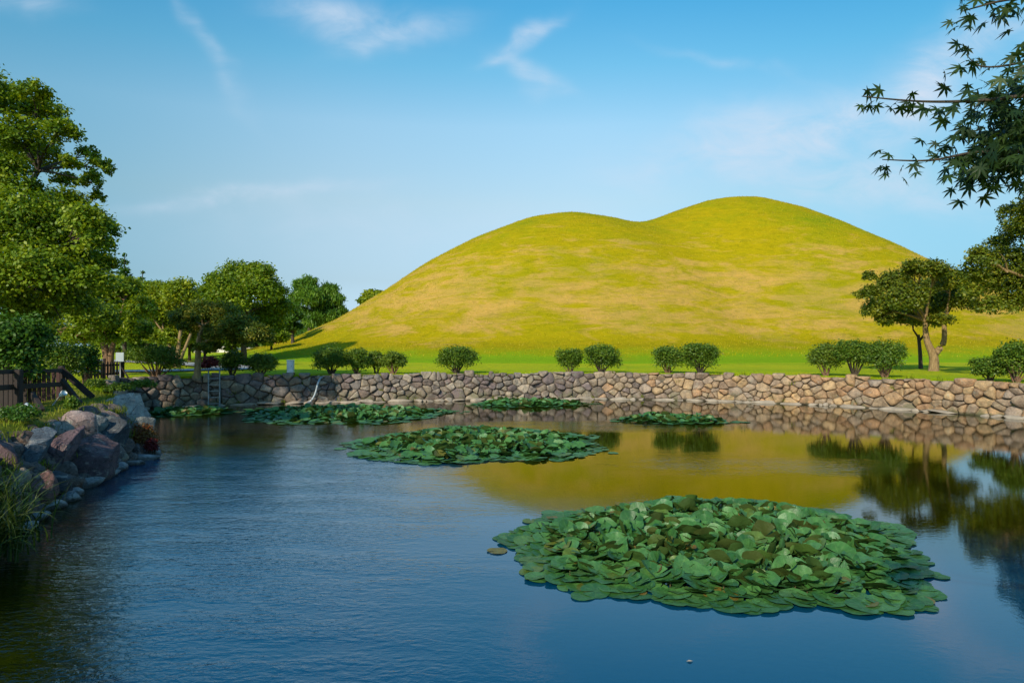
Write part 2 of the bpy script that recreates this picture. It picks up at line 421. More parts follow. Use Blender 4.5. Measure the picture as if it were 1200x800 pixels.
# straw is thickest on the lower slope, green on the crest and round the saddle
zz = t.math('ADD', s3.outputs[2], t.math('MULTIPLY', t.math('SUBTRACT', big, .5), 9))
low = t.math('MULTIPLY', t.sstep(zz, 2.0, 5.0), t.math('SUBTRACT', 1, t.sstep(zz, 10, 22)))
c = t.mix(t.sstep(t.math('ADD', t.math('MULTIPLY', big, .6), t.math('MULTIPLY', str_, .4)), .33, .56), green, yel)
c = t.mix(t.math('SUBTRACT', 1, t.sstep(zz, 15, 24)), c, t.mix(t.sstep(str_, .3, .6), yel, c)) if False else c
c = t.mix(t.math('MULTIPLY', t.math('SUBTRACT', 1, t.sstep(zz, 12, 22)), .75), c, yel)
thr = t.math('SUBTRACT', .60, t.math('MULTIPLY', low, .22))
sm = t.sstep(str_, thr, t.math('ADD', thr, .22))
c = t.mix(t.math('MULTIPLY', sm, .78), c, straw)
mott = t.noise(t.mapping(pos, (.6, .6, 2.0)), 1.1, 6, .72, .8)
c = t.mix(1, c, t.ramp(mott, [(.28, (.68, .76, .66)), (.5, (1, 1, 1)), (.75, (1.2, 1.1, 1.15))]), 'MULTIPLY')
# tussocks and hollows tint the slope in blotches of greener grass
c = t.mix(t.math('MULTIPLY', t.sstep(t.noise(pos, .06, 4, .6),   .5, .66), .28), c, (.17, .25, .003))
foot = t.math('SUBTRACT', 1, t.sstep(t.math('ADD', s3.outputs[2], t.math('MULTIPLY', t.math('SUBTRACT', str_, .5), 2.0)), 1.4, 3.0))
c = t.mix(foot, c, t.mix(fine, (.19, .36, .006), (.28, .42, .010)))
t.put(b.inputs['Base Color'], c); b.inputs['Roughness'].default_value = .95; b.inputs['Specular IOR Level'].default_value = .05
t.put(b.inputs['Normal'], t.bump(t.math('ADD', fine, t.noise(pos, 7, 4, .7)), .14))
M['mound'] = m
struct(np_mesh('hill', np.stack([X, Y, Z], -1).reshape(-1, 3), q, m, smooth=True))

def hill_tufts():
    r_ = np.random.default_rng(64); n = 90000
    x = r_.uniform(-48, 100, n); y = r_.uniform(58, 118, n)
    fx = x-xs[0]; fy = y-ys[0]; ix = fx.astype(int); iy = fy.astype(int); fx -= ix; fy -= iy
    z = (Z[iy, ix]*(1-fx)+Z[iy, ix+1]*fx)*(1-fy)+(Z[iy+1, ix]*(1-fx)+Z[iy+1, ix+1]*fx)*fy
    k = z > 1.8; return x[k], y[k], z[k]
# distant wooded mountain
mv = []; mf = []
nseg = 160
for k in range(nseg+1):
    a = -2200+4200*k/nseg
    for jj, (dy, hf) in enumerate(((0, 0), (250, .55), (600, 1), (1400, .2))):
        h = 215+70*mnoise.noise(Vector((a*.0011, 2.2, 0)))+28*mnoise.noise(Vector((a*.006, jj*.7, 4)))
        h *= 1-.25*min(1, max(0, (a+1200)/2000))
        mv.append((a, 3600+dy, hf*h-2))
for k in range(nseg):
    for jj in range(3):
        i = k*4+jj; mf.append((i, i+4, i+5, i+1))
mb = MB(); mb.add(mv, mf)
struct(mb.build('mountain', plain('far_forest', (.045, .085, .06), .9, 0, .3, .01, 0), smooth=True))

# water
wv = [(loop[i, 0]+nrm[i, 0]*.5, loop[i, 1]+nrm[i, 1]*.5, 0) for i in range(nL)]
mb = MB(); mb.add(wv+[(CEN[0], CEN[1], 0)], [(i, (i+1) % nL, nL) for i in range(nL)])
m, t, b, _ = new_mat('pond_water')
pos = t.new('ShaderNodeNewGeometry').outputs['Position']
s3 = t.new('ShaderNodeSeparateXYZ'); t.l.new(pos, s3.inputs[0])
X_, Y_ = s3.outputs[0], s3.outputs[1]
wob = t.math('MULTIPLY', t.math('SUBTRACT', t.noise(t.mapping(pos, (.5, .9, 1)), .55, 4, .6), .5), 3.2)
def blob(x0, y0, rx, ry):
    a = t.math('DIVIDE', t.math('SUBTRACT', t.math('ADD', X_, wob), x0), rx)
    c_ = t.math('DIVIDE', t.math('SUBTRACT', t.math('ADD', Y_, t.math('MULTIPLY', wob, .6)), y0), ry)
    return t.math('SUBTRACT', 1, t.sstep(t.math('ADD', t.math('MULTIPLY', a, a), t.math('MULTIPLY', c_, c_)), -.1, 1.5))
edge = t.math('SUBTRACT', 1, t.sstep(t.math('ADD', t.math('ADD', X_, wob), t.math('MULTIPLY', t.math('SUBTRACT', Y_, 6), .12)), -2.4, .8))
far = t.math('SUBTRACT', 1, t.sstep(Y_, 13, 23))
mask = t.math('MAXIMUM', t.math('MULTIPLY', edge, t.math('ADD', t.math('MULTIPLY', far, .7), .3)), t.math('MAXIMUM', t.math('MULTIPLY', blob(5.6, 16.2, 3.2, 1.8), .5), t.math('MULTIPLY', blob(2.0, 23.8, 5.5, 1.8), .8)))
gust = t.sstep(t.noise(t.mapping(pos, (.55, 1.5, 1), rot=(0, 0, R(10))), .9, 4, .65), .32, .62)
mask = t.math('MULTIPLY', mask, t.math('ADD', t.math('MULTIPLY', gust, .65), .35))
amp = t.math('ADD', t.math('MULTIPLY', mask, 1.05), .05)
r1 = t.noise(t.mapping(pos, (7.2, 12.5, 1), rot=(0, 0, R(16))), 1, 3, .6, .4)
r2 = t.noise(t.mapping(pos, (10, 15, 1), rot=(0, 0, R(-22))), 1, 2, .5, .3)
r3 = t.noise(t.mapping(pos, (.8, 1.5, 1)), 1, 2, .5)
hgt = t.math('ADD', t.math('ADD', r1, t.math('MULTIPLY', r2, .45)), t.math('MULTIPLY', r3, .5))
nb = t.bump(t.math('MULTIPLY', hgt, amp), .0108)
t.put(b.inputs['Normal'], nb)
refl_tint = t.math('MULTIPLY', t.sstep(t.math('ADD', t.math('ADD', Y_, t.math('MULTIPLY', X_, .5)), t.math('MULTIPLY', wob, .8)), 10.5, 14.5), t.sstep(t.math('ADD', X_, wob), -3.0, .5))  # mask for the mound's golden reflection, painted into the water colour
refl_tint = t.math('MAXIMUM', refl_tint, t.sstep(t.math('ADD', Y_, wob), 16, 20))  # far band: dark tree reflections painted in below the wall
bank_refl = t.math('ADD', t.math('ADD', X_, t.math('MULTIPLY', t.math('SUBTRACT', Y_, 6.7), .6)), t.math('MULTIPLY', wob, .3))  # dark tree reflection beside the left bank, painted in
refl_tint = t.math('MAXIMUM', refl_tint, t.math('SUBTRACT', 1, t.sstep(bank_refl, -4.6, -3.3)))
t.put(b.inputs['Base Color'], t.mix(refl_tint, (.0, .048, .108), (.017, .015, .0))); b.inputs['Roughness'].default_value = .015; b.inputs['IOR'].default_value = 1.75  # painted reflections: olive body colour for mound and trees, blue elsewhere
M['water'] = m
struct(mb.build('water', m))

# path beyond the left lawn
pp = catmull([(-60, 33), (-40, 35.5), (-23, 37.8), (-18.8, 40), (-17.2, 42.6), (-19.5, 47), (-28, 56), (-46, 72)], 8, False)
mb = MB(); pv = []; pf = []
for i, p in enumerate(pp):
    d = pp[min(i+1, len(pp)-1)]-pp[max(i-1, 0)]; d /= np.linalg.norm(d); nn = np.array([-d[1], d[0]])
    for s_ in (-1.7, 1.7): pv.append((p[0]+nn[0]*s_, p[1]+nn[1]*s_, LAWN+.06))
pf = [(2*i, 2*i+1, 2*i+3, 2*i+2) for i in range(len(pp)-1)]
mb.add(pv, pf); struct(mb.build('path', M['concrete']))

# ------------------------------------------------------------------ far stone wall
wallc = catmull([(-12.9, 22.7, .7)]+pond_pts[-2:]+pond_pts[:10], 10, False)
seg = np.linalg.norm(np.diff(wallc[:, :2], axis=0), axis=1); cum = np.concatenate([[0], np.cumsum(seg)])
LEN = cum[-1]
def wall_at(s_):
    s_ = min(max(s_, 0), LEN-1e-4); x = np.interp(s_, cum, wallc[:, 0]); y = np.interp(s_, cum, wallc[:, 1])
    x2 = np.interp(min(s_+.3, LEN), cum, wallc[:, 0]); y2 = np.interp(min(s_+.3, LEN), cum, wallc[:, 1])
    x1 = np.interp(max(s_-.3, 0), cum, wallc[:, 0]); y1 = np.interp(max(s_-.3, 0), cum, wallc[:, 1])
    d = np.array([x2-x1, y2-y1]); d /= np.linalg.norm(d); nn = np.array([-d[1], d[0]])
    if nn.dot(np.array([x, y])-CEN) > 0: nn = -nn
    return np.array([x, y]), d, nn          # nn points to the water
def voronoi_cells(pts, x0, x1, z0, z1, asp=1.0):
    cells = []
    for i, p in enumerate(pts):
        poly = [(max(x0, p[0]-2), z0), (min(x1, p[0]+2), z0), (min(x1, p[0]+2), z1), (max(x0, p[0]-2), z1)]
        d = np.hypot(pts[:, 0]-p[0], pts[:, 1]-p[1])
        for j in np.argsort(d)[1:18]:
            q_ = pts[j]; mx, mz = (p[0]+q_[0])/2, (p[1]+q_[1])/2; nx_, nz_ = q_[0]-p[0], q_[1]-p[1]
            new = []
            for k in range(len(poly)):
                A, B = poly[k], poly[(k+1) % len(poly)]
                da = (A[0]-mx)*nx_+(A[1]-mz)*nz_; db = (B[0]-mx)*nx_+(B[1]-mz)*nz_
                if da <= 0: new.append(A)
                if da*db < 0:
                    tt = da/(da-db); new.append((A[0]+(B[0]-A[0])*tt, A[1]+(B[1]-A[1])*tt))
            poly = new
            if len(poly) < 3: break
        if len(poly) >= 3: cells.append(np.array(poly))
    return cells
def rounded(poly, n=22, inset=.02):
    c = poly.mean(0)
    p = poly
    for cc in (.13, .24):
        q_ = []
        for k in range(len(p)):
            A, B = p[k], p[(k+1) % len(p)]
            q_ += [A*(1-cc)+B*cc, A*cc+B*(1-cc)]
        p = np.array(q_)
    dd = p-c; L = np.linalg.norm(dd, axis=1, keepdims=True)
    p = c+dd*np.maximum(.2, (L-inset)/L)
    ds = np.concatenate([[0], np.cumsum(np.linalg.norm(np.roll(p, -1, 0)-p, axis=1))])
    tt = np.linspace(0, ds[-1], n, endpoint=False); pc = np.vstack([p, p[:1]])
    return np.stack([np.interp(tt, ds, pc[:, 0]), np.interp(tt, ds, pc[:, 1])], -1), c
pts = []
WT = 1.40
tries = 0
while tries < 9000:
    tries += 1
    s_ = rng.uniform(0, LEN); z = rng.uniform(.05, WT)
    rr = rng.choice([.17, .25, .35, .50, .68])
    ok = True
    for (a, c_, r0) in pts:
        if math.hypot((a-s_)*.66, c_-z) < (r0+rr)*.40: ok = False; break
    if ok: pts.append((s_, z, rr))
pa = np.array([(a*.8, c_) for a, c_, _ in pts])
cells = voronoi_cells(pa, 0, LEN*.8, -.08, WT)
mb = MB()
NS = 26
for poly in cells:
    ring, c_ = rounded(poly, NS, .006)
    ctr = c_.copy()
    seed = rng.uniform(0, 100, 3); bulge = rng.uniform(.04, .22); tx, tz = rng.normal(0, .22, 2)
    dz_top = rng.normal(0, .065) if poly[:, 1].max() > WT-.01 else 0
    vs = []; fs = []
    for fr, dep in ((1.0, -.22), (1.0, -.04), (.97, .40), (.86, .80), (.55, .95), (.22, 1.0)):
        for k in range(NS):
            q_ = ctr+(ring[k]-ctr)*fr
            s_ = q_[0]/.8; z = q_[1]
            if z > ctr[1]: z += dz_top*fr*(z-ctr[1])/max(.05, WT-ctr[1])
            dd = dep*bulge if dep > 0 else dep
            if dep > 0: dd += (q_[0]-ctr[0])*tx+(q_[1]-ctr[1])*tz
            P0, d_, nn = wall_at(s_)
            nz = mnoise.noise(Vector((s_*2.6, z*2.6, seed[0])))*.07+mnoise.noise(Vector((s_*6, z*6, seed[1])))*.035
            dd += nz*(1 if dep > 0 else .3)-.10*(z/WT)       # the face leans back a little
            vs.append((P0[0]+nn[0]*dd, P0[1]+nn[1]*dd, z+nz*.4))
    for r_ in range(5):
        for k in range(NS): fs.append((r_*NS+k, r_*NS+(k+1) % NS, (r_+1)*NS+(k+1) % NS, (r_+1)*NS+k))
    fs.append(tuple(range(5*NS, 6*NS)))
    mb.add(vs, fs)
wall = thing('stone_wall', (float(wallc[65, 0]), float(wallc[65, 1]), 0), 'long low retaining wall of rough rubble stones curving round the far side of the pond', 'wall')
mb.build('masonry', M['stone'], wall, True)
mb = MB(); vs = []; fs = []; n_ = 120
for i in range(n_+1):
    P0, d_, nn = wall_at(LEN*i/n_)
    for off, z in ((-.03, -.4), (-.115, WT-.14), (-.6, WT-.08)): vs.append((P0[0]+nn[0]*off, P0[1]+nn[1]*off, z))
for i in range(n_):
    for k in range(2): a = i*3+k; fs.append((a, a+3, a+4, a+1))
mb.add(vs, fs); mb.build('earth_backing', M['soil'], wall)
def boulder_mesh(seed, w_, h_, d_, sub=3, cuts=9, sharp=1.0):
    import bmesh
    bm = bmesh.new(); bmesh.ops.create_icosphere(bm, subdivisions=sub+1, radius=1)
    r_ = np.random.default_rng(seed)
    planes = []
    for _ in range(cuts):
        n_ = r_.normal(0, 1, 3); n_ /= np.linalg.norm(n_); planes.append((n_, r_.uniform(.42, .78)))
    for v in bm.verts:
        c_ = np.array(v.co)
        for n_, dd in planes:
            k = c_.dot(n_)-dd
            if k > 0: c_ = c_-n_*k*.985*sharp
        nz = mnoise.noise(Vector(c_*1.6)+Vector((seed, 0, 0)))*.07+mnoise.noise(Vector(c_*4.5)+Vector((0, seed, 0)))*.055+mnoise.noise(Vector(c_*11)+Vector((0, seed, 3)))*.028
        c_ = c_*(1+nz)
        v.co = (c_[0]*w_/1.6, c_[1]*d_/1.6, c_[2]*h_/1.6)
    me = bpy.data.meshes.new('boulder'); bm.to_mesh(me); bm.free()
    me.polygons.foreach_set('use_smooth', [True]*len(me.polygons))
    return me
mb = MB(); s_ = .8; k_ = 0
while s_ < LEN-.5:
    L = float(rng.choice([.28, .4, .55, .8, 1.1])*rng.uniform(.8, 1.2)); k_ += 1
    if rng.random() < .86:
        P0, d_, nn = wall_at(s_+L/2)
        me = boulder_mesh(400+k_ % 23, L*1.25, rng.uniform(.14, .26), rng.uniform(.4, .6), 2, 11)
        rot = Matrix(((d_[0], -nn[0], 0), (d_[1], -nn[1], 0), (0, 0, 1))) @ Matrix.Rotation(rng.normal(0, .12), 3, 'Z') @ Matrix.Rotation(rng.normal(0, .05), 3, 'Y')
        off = .06+rng.uniform(0, .12); c_ = Vector((P0[0]+nn[0]*off, P0[1]+nn[1]*off, rng.uniform(-.02, .05)))
        mb.add([rot @ v.co+c_ for v in me.vertices], [tuple(p.vertices) for p in me.polygons]); bpy.data.meshes.remove(me)
    s_ += L+rng.uniform(.0, .12)
mb.build('footing', M['footing'], wall, True)

# ------------------------------------------------------------------ boulders of the left bank
bw = np.array([(p[1], p[0]) for p in pond_pts[14:22]])
def bank_hit(px, py, slope=.75):
    u = (px-CX)/F; v = (py-HY)/F
    best = None
    for Yv in np.arange(8, 21, .02):
        z = EYE-v*Yv
        xs_ = np.interp(Yv, bw[:, 0], bw[:, 1])-slope*max(z, -.2)
        d = u*Yv-xs_
        if best is None or abs(d) < best[0]: best = (abs(d), Yv, z)
    return best[1], best[2]
SLATE = (.12, .155, .19); PURP = (.15, .095, .105); PALE = (.42, .40, .37); PINK = (.36, .25, .22); BROWN = (.17, .11, .085)
DARK = (.075, .085, .095); TAN = (.31, .23, .16); GREY = (.24, .25, .23); RED = (.18, .09, .075)
BG = 'boulders piled on the left bank'
boul = [
 (9, 538, 27, 40, -12, PURP, 'dull purple boulder half hidden behind the tall grass at the left edge of the photo'),
 (39, 535, 25, 56, 24, SLATE, 'tall blue grey slate slab leaning on end in the left bank'),
 (66, 532, 27, 60, 38, PURP, 'long purple slab with pale streaks leaning right of the blue grey slate'),
 (66, 503, 34, 15, 0, PALE, 'flat pale grey stone lying on the grassy top edge of the left bank'),
 (96, 506, 28, 32, 20, PINK, 'pale pinkish block at mid bank between the flat pale stone and the round pink stone'),
 (106, 540, 56, 42, -6, PURP, 'biggest boulder of the left bank, broad purple brown with a lichen patch'),
 (63, 566, 31, 28, 8, DARK, 'dark slate block low in the bank under the long purple slab'),
 (46, 581, 26, 36, 20, RED, 'reddish brown upright boulder just above the pale stones beside the tall grass'),
 (84, 570, 22, 17, 0, BROWN, 'small brown stone between the dark slate block and the pale waterline stones'),
 (19, 561, 20, 18, 0, TAN, 'tan stone rising from the tall grass below the blue grey slate'),
 (125, 491, 23, 19, 0, PINK, 'rounded pinkish stone at the top of the bank beside the large white lichened rock'),
 (152, 488, 36, 40, 25, PALE, 'large whitish lichened rock at the outer corner of the left bank'),
 (128, 516, 25, 38, 32, DARK, 'dark blue grey lichened slab leaning above the biggest purple boulder'),
 (140, 508, 19, 21, 0, TAN, 'round tan stone between the dark lichened slab and the autumn coloured shrub'),
 (107, 495, 24, 17, 0, GREY, 'grey lichened stone at bank top left of the rounded pinkish stone'),
 (110, 511, 20, 22, 10, GREY, 'mottled grey stone resting directly on top of the biggest purple boulder'),
 (145, 536, 11, 12, 0, TAN, 'small tan cobble just above the waterline under the autumn shrub'),
 (147, 526, 17, 16, 0, BROWN, 'dark brown stone above the small tan cobble by the autumn shrub'),
 (139, 493, 10, 11, 0, DARK, 'small dark stone wedged between the pinkish stone and the white lichened rock'),
 (77, 522, 10, 11, 0, BROWN, 'small brown stone wedged beside the long purple slab under the pale block'),
 (24, 590, 26, 26, 0, BROWN, 'brown boulder mostly covered by the tall grass near the water'),
 (166, 520, 22, 24, 0, BROWN, 'brown rock at the tip of the bank behind the autumn coloured shrub'),
 (28, 518, 20, 16, 0, BROWN, 'half buried brown stone at bank top above the blue grey slate slab'),
 (170, 503, 18, 24, 10, GREY, 'grey rock at the back of the bank corner behind the white lichened rock'),
]
WG = 'pale flat stones at the waterline of the left bank'
wat = [(91, 578, 15, 10), (104, 568, 24, 13), (120, 558, 30, 11), (138, 550, 26, 11), (155, 543, 19, 9), (171, 537, 24, 10), (182, 531, 15, 13), (79, 584, 24, 12), (65, 593, 25, 14), (50, 606, 18, 10), (39, 617, 14, 9)]
def put_boulder(i, px, py, wp, hp, ang, colr, label, group, depth=.8, sharp=1.0, y=None, name='boulder'):
    Yb, z = bank_hit(px, py)
    if y: Yb = y; z = EYE-(py-HY)/F*Yb
    w_, h_ = wp/F*Yb*1.42, hp/F*Yb*1.42
    me = boulder_mesh(100+i*7, w_, h_, max(.30, min(w_, h_)*1.25)*depth, 3, 9, sharp)
    me.name = name
    o = bpy.data.objects.new(name, me); COL.objects.link(o)
    o.location = ((px-CX)/F*Yb-.06, Yb, z)
    o.rotation_euler = (R(-8), R(ang), R(38 if px < 150 else 15))
    j = 1+.16*math.sin(i*3.7)
    g_ = sum(colr)/3; o.color = tuple((c*.9+g_*.1)*j*1.0 for c in colr)+(1,); me.materials.append(M['boulder'])
    tag(o, label, 'rock', group); return o
for i, (px, py, wp, hp, ang, colr, lab) in enumerate(boul): put_boulder(i, px, py, wp, hp, ang, colr, lab, BG, y=17.9 if px > 160 else None)
wlab = ['smallest pale flat stone at the waterline between the brown stone and the water', 'pale flat waterline stone under the left half of the biggest purple boulder',
        'long pale flat stone lying at the foot of the biggest purple boulder', 'pale flat stone on the water under the dark lichened slab',
        'pale flat stone on the water below the small tan cobble', 'pale flat stone on the water at the foot of the autumn coloured shrub',
        'blunt pale stone at the very tip of the left bank', 'pale flat stone at the water below the dark slate block',
        'bright pale waterline stone at the foot of the reddish brown boulder', 'pale waterline stone just outside the tips of the tall grass', 'small pale stone at the water showing between blades of the tall grass']
for i, (px, py, wp, hp) in enumerate(wat):
    Yb = 800*2.77/(py-405)
    put_boulder(60+i, px, py, wp, hp*.8, -8 if px < 160 else 0, (.33, .32, .31), wlab[i], WG, 1.3, .7, y=min(Yb, 17.7))
# small rubble filling the joints behind the boulders
mb = MB()
for k in range(260):
    Yv = rng.uniform(9, 19.5); z = rng.uniform(-.1, 1.15)
    x = np.interp(Yv, bw[:, 0], bw[:, 1])-.75*z-.22
    me = boulder_mesh(900+k % 12, .46, .38, .42, 2, 8)
    sc = rng.uniform(.5, 1.2); Rm = Matrix.Rotation(rng.uniform(0, 6), 3, 'Z') @ Matrix.Rotation(rng.uniform(0, 3), 3, 'X')
    mb.add([Rm @ (v.co*sc)+Vector((x, Yv, z)) for v in me.vertices], [tuple(p.vertices) for p in me.polygons])
    bpy.data.meshes.remove(me)
o = mb.build('rubble', M['boulder'], smooth=True); o.color = (.17, .135, .12, 1); stuff(o)
tag(o, 'small brown rubble packed in the gaps between the boulders of the left bank', 'rubble')

# ------------------------------------------------------------------ leaves, trees
def unit(a): return a/np.maximum(1e-9, np.linalg.norm(a, axis=-1, keepdims=True))
def leaf_cards(c, nor, L, Wd, r_, droop=None):
    n = len(c)
    t0 = r_.normal(0, 1, (n, 3))
    if droop is not None: t0 = t0*.5+np.array([0, 0, -1.0])*droop
    ax = unit(t0-nor*(t0*nor).sum(1, keepdims=True)); bx = np.cross(nor, ax)
    L = (L*r_.uniform(.6, 1.3, n))[:, None]; Wd = (Wd*r_.uniform(.7, 1.25, n))[:, None]
    v = np.stack([c-ax*L*.5, c+bx*Wd*.5-ax*L*.05, c+ax*L*.5-nor*L*.12, c-bx*Wd*.5-ax*L*.05], 1)
    return v.reshape(-1, 3), np.arange(n*4).reshape(-1, 4)
def crown_points(lobes, n, r_, sub=10, spread=.38, up=.55, shell=.62):
    """lobes: array of cx,cy,cz,rx,ry,rz -> leaf centres, outward normals, clump tint"""
    lob = np.array(lobes, float); wgt = (lob[:, 3]*lob[:, 4]); wgt /= wgt.sum()
    cl = []; co = []
    for k, l in enumerate(lob):
        m_ = max(4, int(sub*(1+2.5*wgt[k]*len(lob))))
        d = unit(r_.normal(0, 1, (m_, 3))); d[:, 2] = np.where(d[:, 2] < -.35, -d[:, 2], d[:, 2])
        rad = r_.uniform(shell, 1.0, m_)[:, None]
        cl.append(np.concatenate([l[:3]+d*rad*l[3:6], np.full((m_, 1), l[3:6].mean()*spread), d], 1)); co += [wgt[k]/m_]*m_
    cl = np.concatenate(cl); co = np.array(co); co /= co.sum()
    tint = r_.uniform(0, 1, len(cl))
    pick = r_.choice(len(cl), n, p=co)
    off = np.clip(r_.normal(0, .55, (n, 3)), -1.25, 1.25)
    off[:, 2] *= .72
    pos = cl[pick, :3]+off*cl[pick, 3:4]
    nor = unit(cl[pick, 4:7]*.5+np.array([0, 0, up])+r_.normal(0, .55, (n, 3)))
    return pos, nor, tint[pick]
def limb(mb, a, b_, r0, r1, r_, sag=.12, n=7):
    a, b_ = np.array(a, float), np.array(b_, float); L = np.linalg.norm(b_-a)
    mid = (a+b_)/2+r_.normal(0, .07, 3)*L+np.array([0, 0, sag*L]); pts = []; rad = []
    for k in range(n+1):
        t_ = k/n
        pts.append((1-t_)**2*a+2*t_*(1-t_)*mid+t_*t_*b_); rad.append(r0+(r1-r0)*t_**.8)
    mb.tube(pts, rad, 7)
def px_lobes(lst, Y, r_, depth, flat=.62):
    out = []
    for (px, py, rp) in lst:
        dy = r_.uniform(-1, 1)*depth
        p = P(px, py, Y+dy); rr = rp/F*(Y+dy)
        out.append((p.x, p.y, p.z, rr*1.05, rr*1.25, rr*flat*1.15))
    return out
def tree(name, label, base_px, Y, lobes_px, trunks, leafmat, barkmat, n, L, Wd, depth=2, seed=1, group=None, flat=.80, fork=None, droop=None, sub=14, spread=.42, limbs=9, shell=.5, up=.55, baseoff=0):
    r_ = np.random.default_rng(seed)
    bx = (base_px-CX)/F*Y; gz = ground_z(bx, Y)-.05+baseoff
    t_ = thing(name, (bx, Y, gz), label, 'tree', group)
    lob = px_lobes(lobes_px, Y, r_, depth, flat)
    mb = MB()
    for tr in trunks:                      # list of (px, py, radius) from the foot up
        pts = []; rad = []
        for k, (px, py, rr) in enumerate(tr):
            p = P(px, py, Y)
            if k == 0 and abs(py-trunks[0][0][1]) < 3: p.z = gz
            pts.append(np.array(p)); rad.append(rr)
        pc = catmull([tuple(p)+(q_,) for p, q_ in zip(pts, rad)], 5, False)
        pc = np.vstack([pc, np.append(pts[-1], rad[-1])])
        mb.tube(pc[:, :3], pc[:, 3], 10)
    tops = [P(tr[-1][0], tr[-1][1], Y) for tr in trunks]; tr_r = [tr[-1][2] for tr in trunks]
    order = sorted(range(len(lob)), key=lambda i: -lob[i][3])[:limbs]
    for i in order:
        c_ = np.array(lob[i][:3])
        k = int(np.argmin([np.linalg.norm(c_-np.array(tp)) for tp in tops]))
        limb(mb, tops[k], c_, tr_r[k]*.75, tr_r[k]*.16, r_)
        for _ in range(3):
            e = c_+r_.normal(0, .45, 3)*np.array(lob[i][3:6])
            limb(mb, np.array(tops[k])*.3+c_*.7+np.array([0, 0, .04]), e, tr_r[k]*.28, tr_r[k]*.06, r_)
    mb.build('trunk', barkmat, t_, True)
    pos, nor, tint = crown_points(lob, n, r_, sub, spread, up, shell)
    v, q_ = leaf_cards(pos, nor, L, Wd, r_, droop)
    np_mesh('crown', v, q_, leafmat, t_, tint)
    return t_

GL = 'trees on the lawn left of the pond'
tree('tall_tree', 'tallest tree at the left edge, airy crown with sky showing through', -30, 24,
     [(38, 112, 18), (12, 125, 28), (55, 138, 22), (70, 158, 20), (25, 165, 28), (50, 188, 24), (10, 205, 24), (80, 193, 12), (105, 183, 12), (116, 196, 13), (108, 214, 14), (114, 232, 9), (78, 214, 12), (35, 222, 14), (-35, 110, 40), (-45, 170, 50), (-30, 215, 40)],
     [[(-30, 450, .34), (-28, 380, .27), (-20, 300, .22), (-5, 230, .16)], [(-22, 300, .18), (20, 240, .12), (45, 200, .08)]], M['leaf_mid'], M['bark_dark'], 42000, .13, .085, 2.2, 11, GL, sub=13, spread=.34, limbs=14)
tree('broadleaf_tree', 'dense broad layered green tree at the left edge below the tallest airy crown', 4, 21,
     [(30, 250, 32), (75, 248, 26), (105, 265, 24), (116, 288, 19), (60, 285, 38), (15, 290, 38), (100, 312, 28), (50, 328, 38), (10, 340, 35), (-40, 265, 55), (-45, 335, 50), (122, 270, 12), (112, 332, 20), (75, 355, 26), (30, 370, 30), (120, 310, 14)],
     [[(4, 455, .26), (6, 400, .2), (15, 340, .16)]], M['leaf_mid'], M['bark_dark'], 76000, .12, .08, 2.6, 12, GL, sub=14, limbs=12)
tree('garden_tree', 'mid height tree with dark layered crown and leaning reddish trunk behind the picket fence', 127, 33,
     [(90, 345, 26), (125, 350, 25), (148, 342, 17), (70, 370, 22), (110, 376, 28), (143, 372, 22), (166, 362, 15), (162, 386, 14), (90, 398, 18), (55, 392, 20), (130, 395, 14), (112, 396, 16), (158, 396, 13), (72, 350, 22)],
     [[(128, 434, .22), (124, 412, .17), (118, 385, .13)], [(128, 434, .2), (131, 410, .13), (140, 380, .1)]], M['leaf_mid'], M['bark_red'], 34000, .18, .11, 2.6, 13, GL)
for i, (px, top, Yv, lab) in enumerate(((146, 299, 62, 'taller of the two dark spire topped conifers rising behind the left trees'), (167, 320, 66, 'shorter of the two dark spire topped conifers rising behind the left trees'))):
    lb = []
    for k in range(11):
        py = top+k*9; lb.append((px, py, 2.2+k*1.5))
    tree('conifer_tree', lab, px, Yv, lb, [[(px, 432, .2), (px, 380, .14), (px, top-3, .03)]], M['leaf_dark'], M['bark_dark'], 5200, .42, .16, .3, 20+i, 'spire conifers', flat=.8, limbs=0, sub=8, spread=.5, up=.2)
tree('shade_tree', 'yellow green tree with several tan stems between the spire conifers and the pine', 207, 46,
     [(188, 350, 18), (214, 345, 17), (205, 368, 22), (178, 380, 16), (228, 372, 12), (204, 340, 9), (195, 388, 18), (222, 388, 12), (172, 362, 13), (198, 398, 14), (218, 398, 11), (182, 398, 12)],
     [[(206, 432, .17), (200, 410, .13), (192, 390, .1)], [(207, 432, .17), (209, 408, .13), (212, 385, .1)], [(208, 432, .14), (216, 410, .1), (224, 390, .08)]], M['leaf_yellow'], M['bark_tan'], 32000, .20, .13, 3, 14, GL)
tree('pine_tree', 'flat topped pine with a straight pale brown trunk beside the red shrub', 231, 31,
     [(236, 370, 19), (258, 371, 21), (282, 385, 21), (214, 374, 15), (268, 394, 23), (300, 394, 17), (232, 384, 14), (240, 407, 9), (252, 407, 8), (284, 400, 12), (222, 384, 11)],
     [[(231, 444, .16), (232, 420, .13), (233, 398, .11), (238, 382, .08)], [(233, 404, .09), (250, 396, .07), (268, 390, .05)]], M['leaf_pine'], M['bark_tan'], 32000, .17, .05, 1.6, 15, GL, flat=.62, sub=12)
tree('round_tree', 'large domed green tree in the middle distance, highest crown between pine and willow', 286, 64,
     [(280, 326, 19), (304, 321, 15), (256, 335, 15), (300, 345, 24), (322, 345, 14), (265, 353, 22), (328, 362, 14), (310, 373, 20), (245, 346, 12), (284, 375, 24), (262, 378, 16), (240, 365, 10), (262, 394, 13), (300, 392, 14), (320, 384, 12), (284, 396, 12)],
     [[(286, 424, .3), (286, 395, .22), (290, 365, .16)]], M['leaf_mid'], M['bark_dark'], 42000, .27, .18, 4, 16, GL)
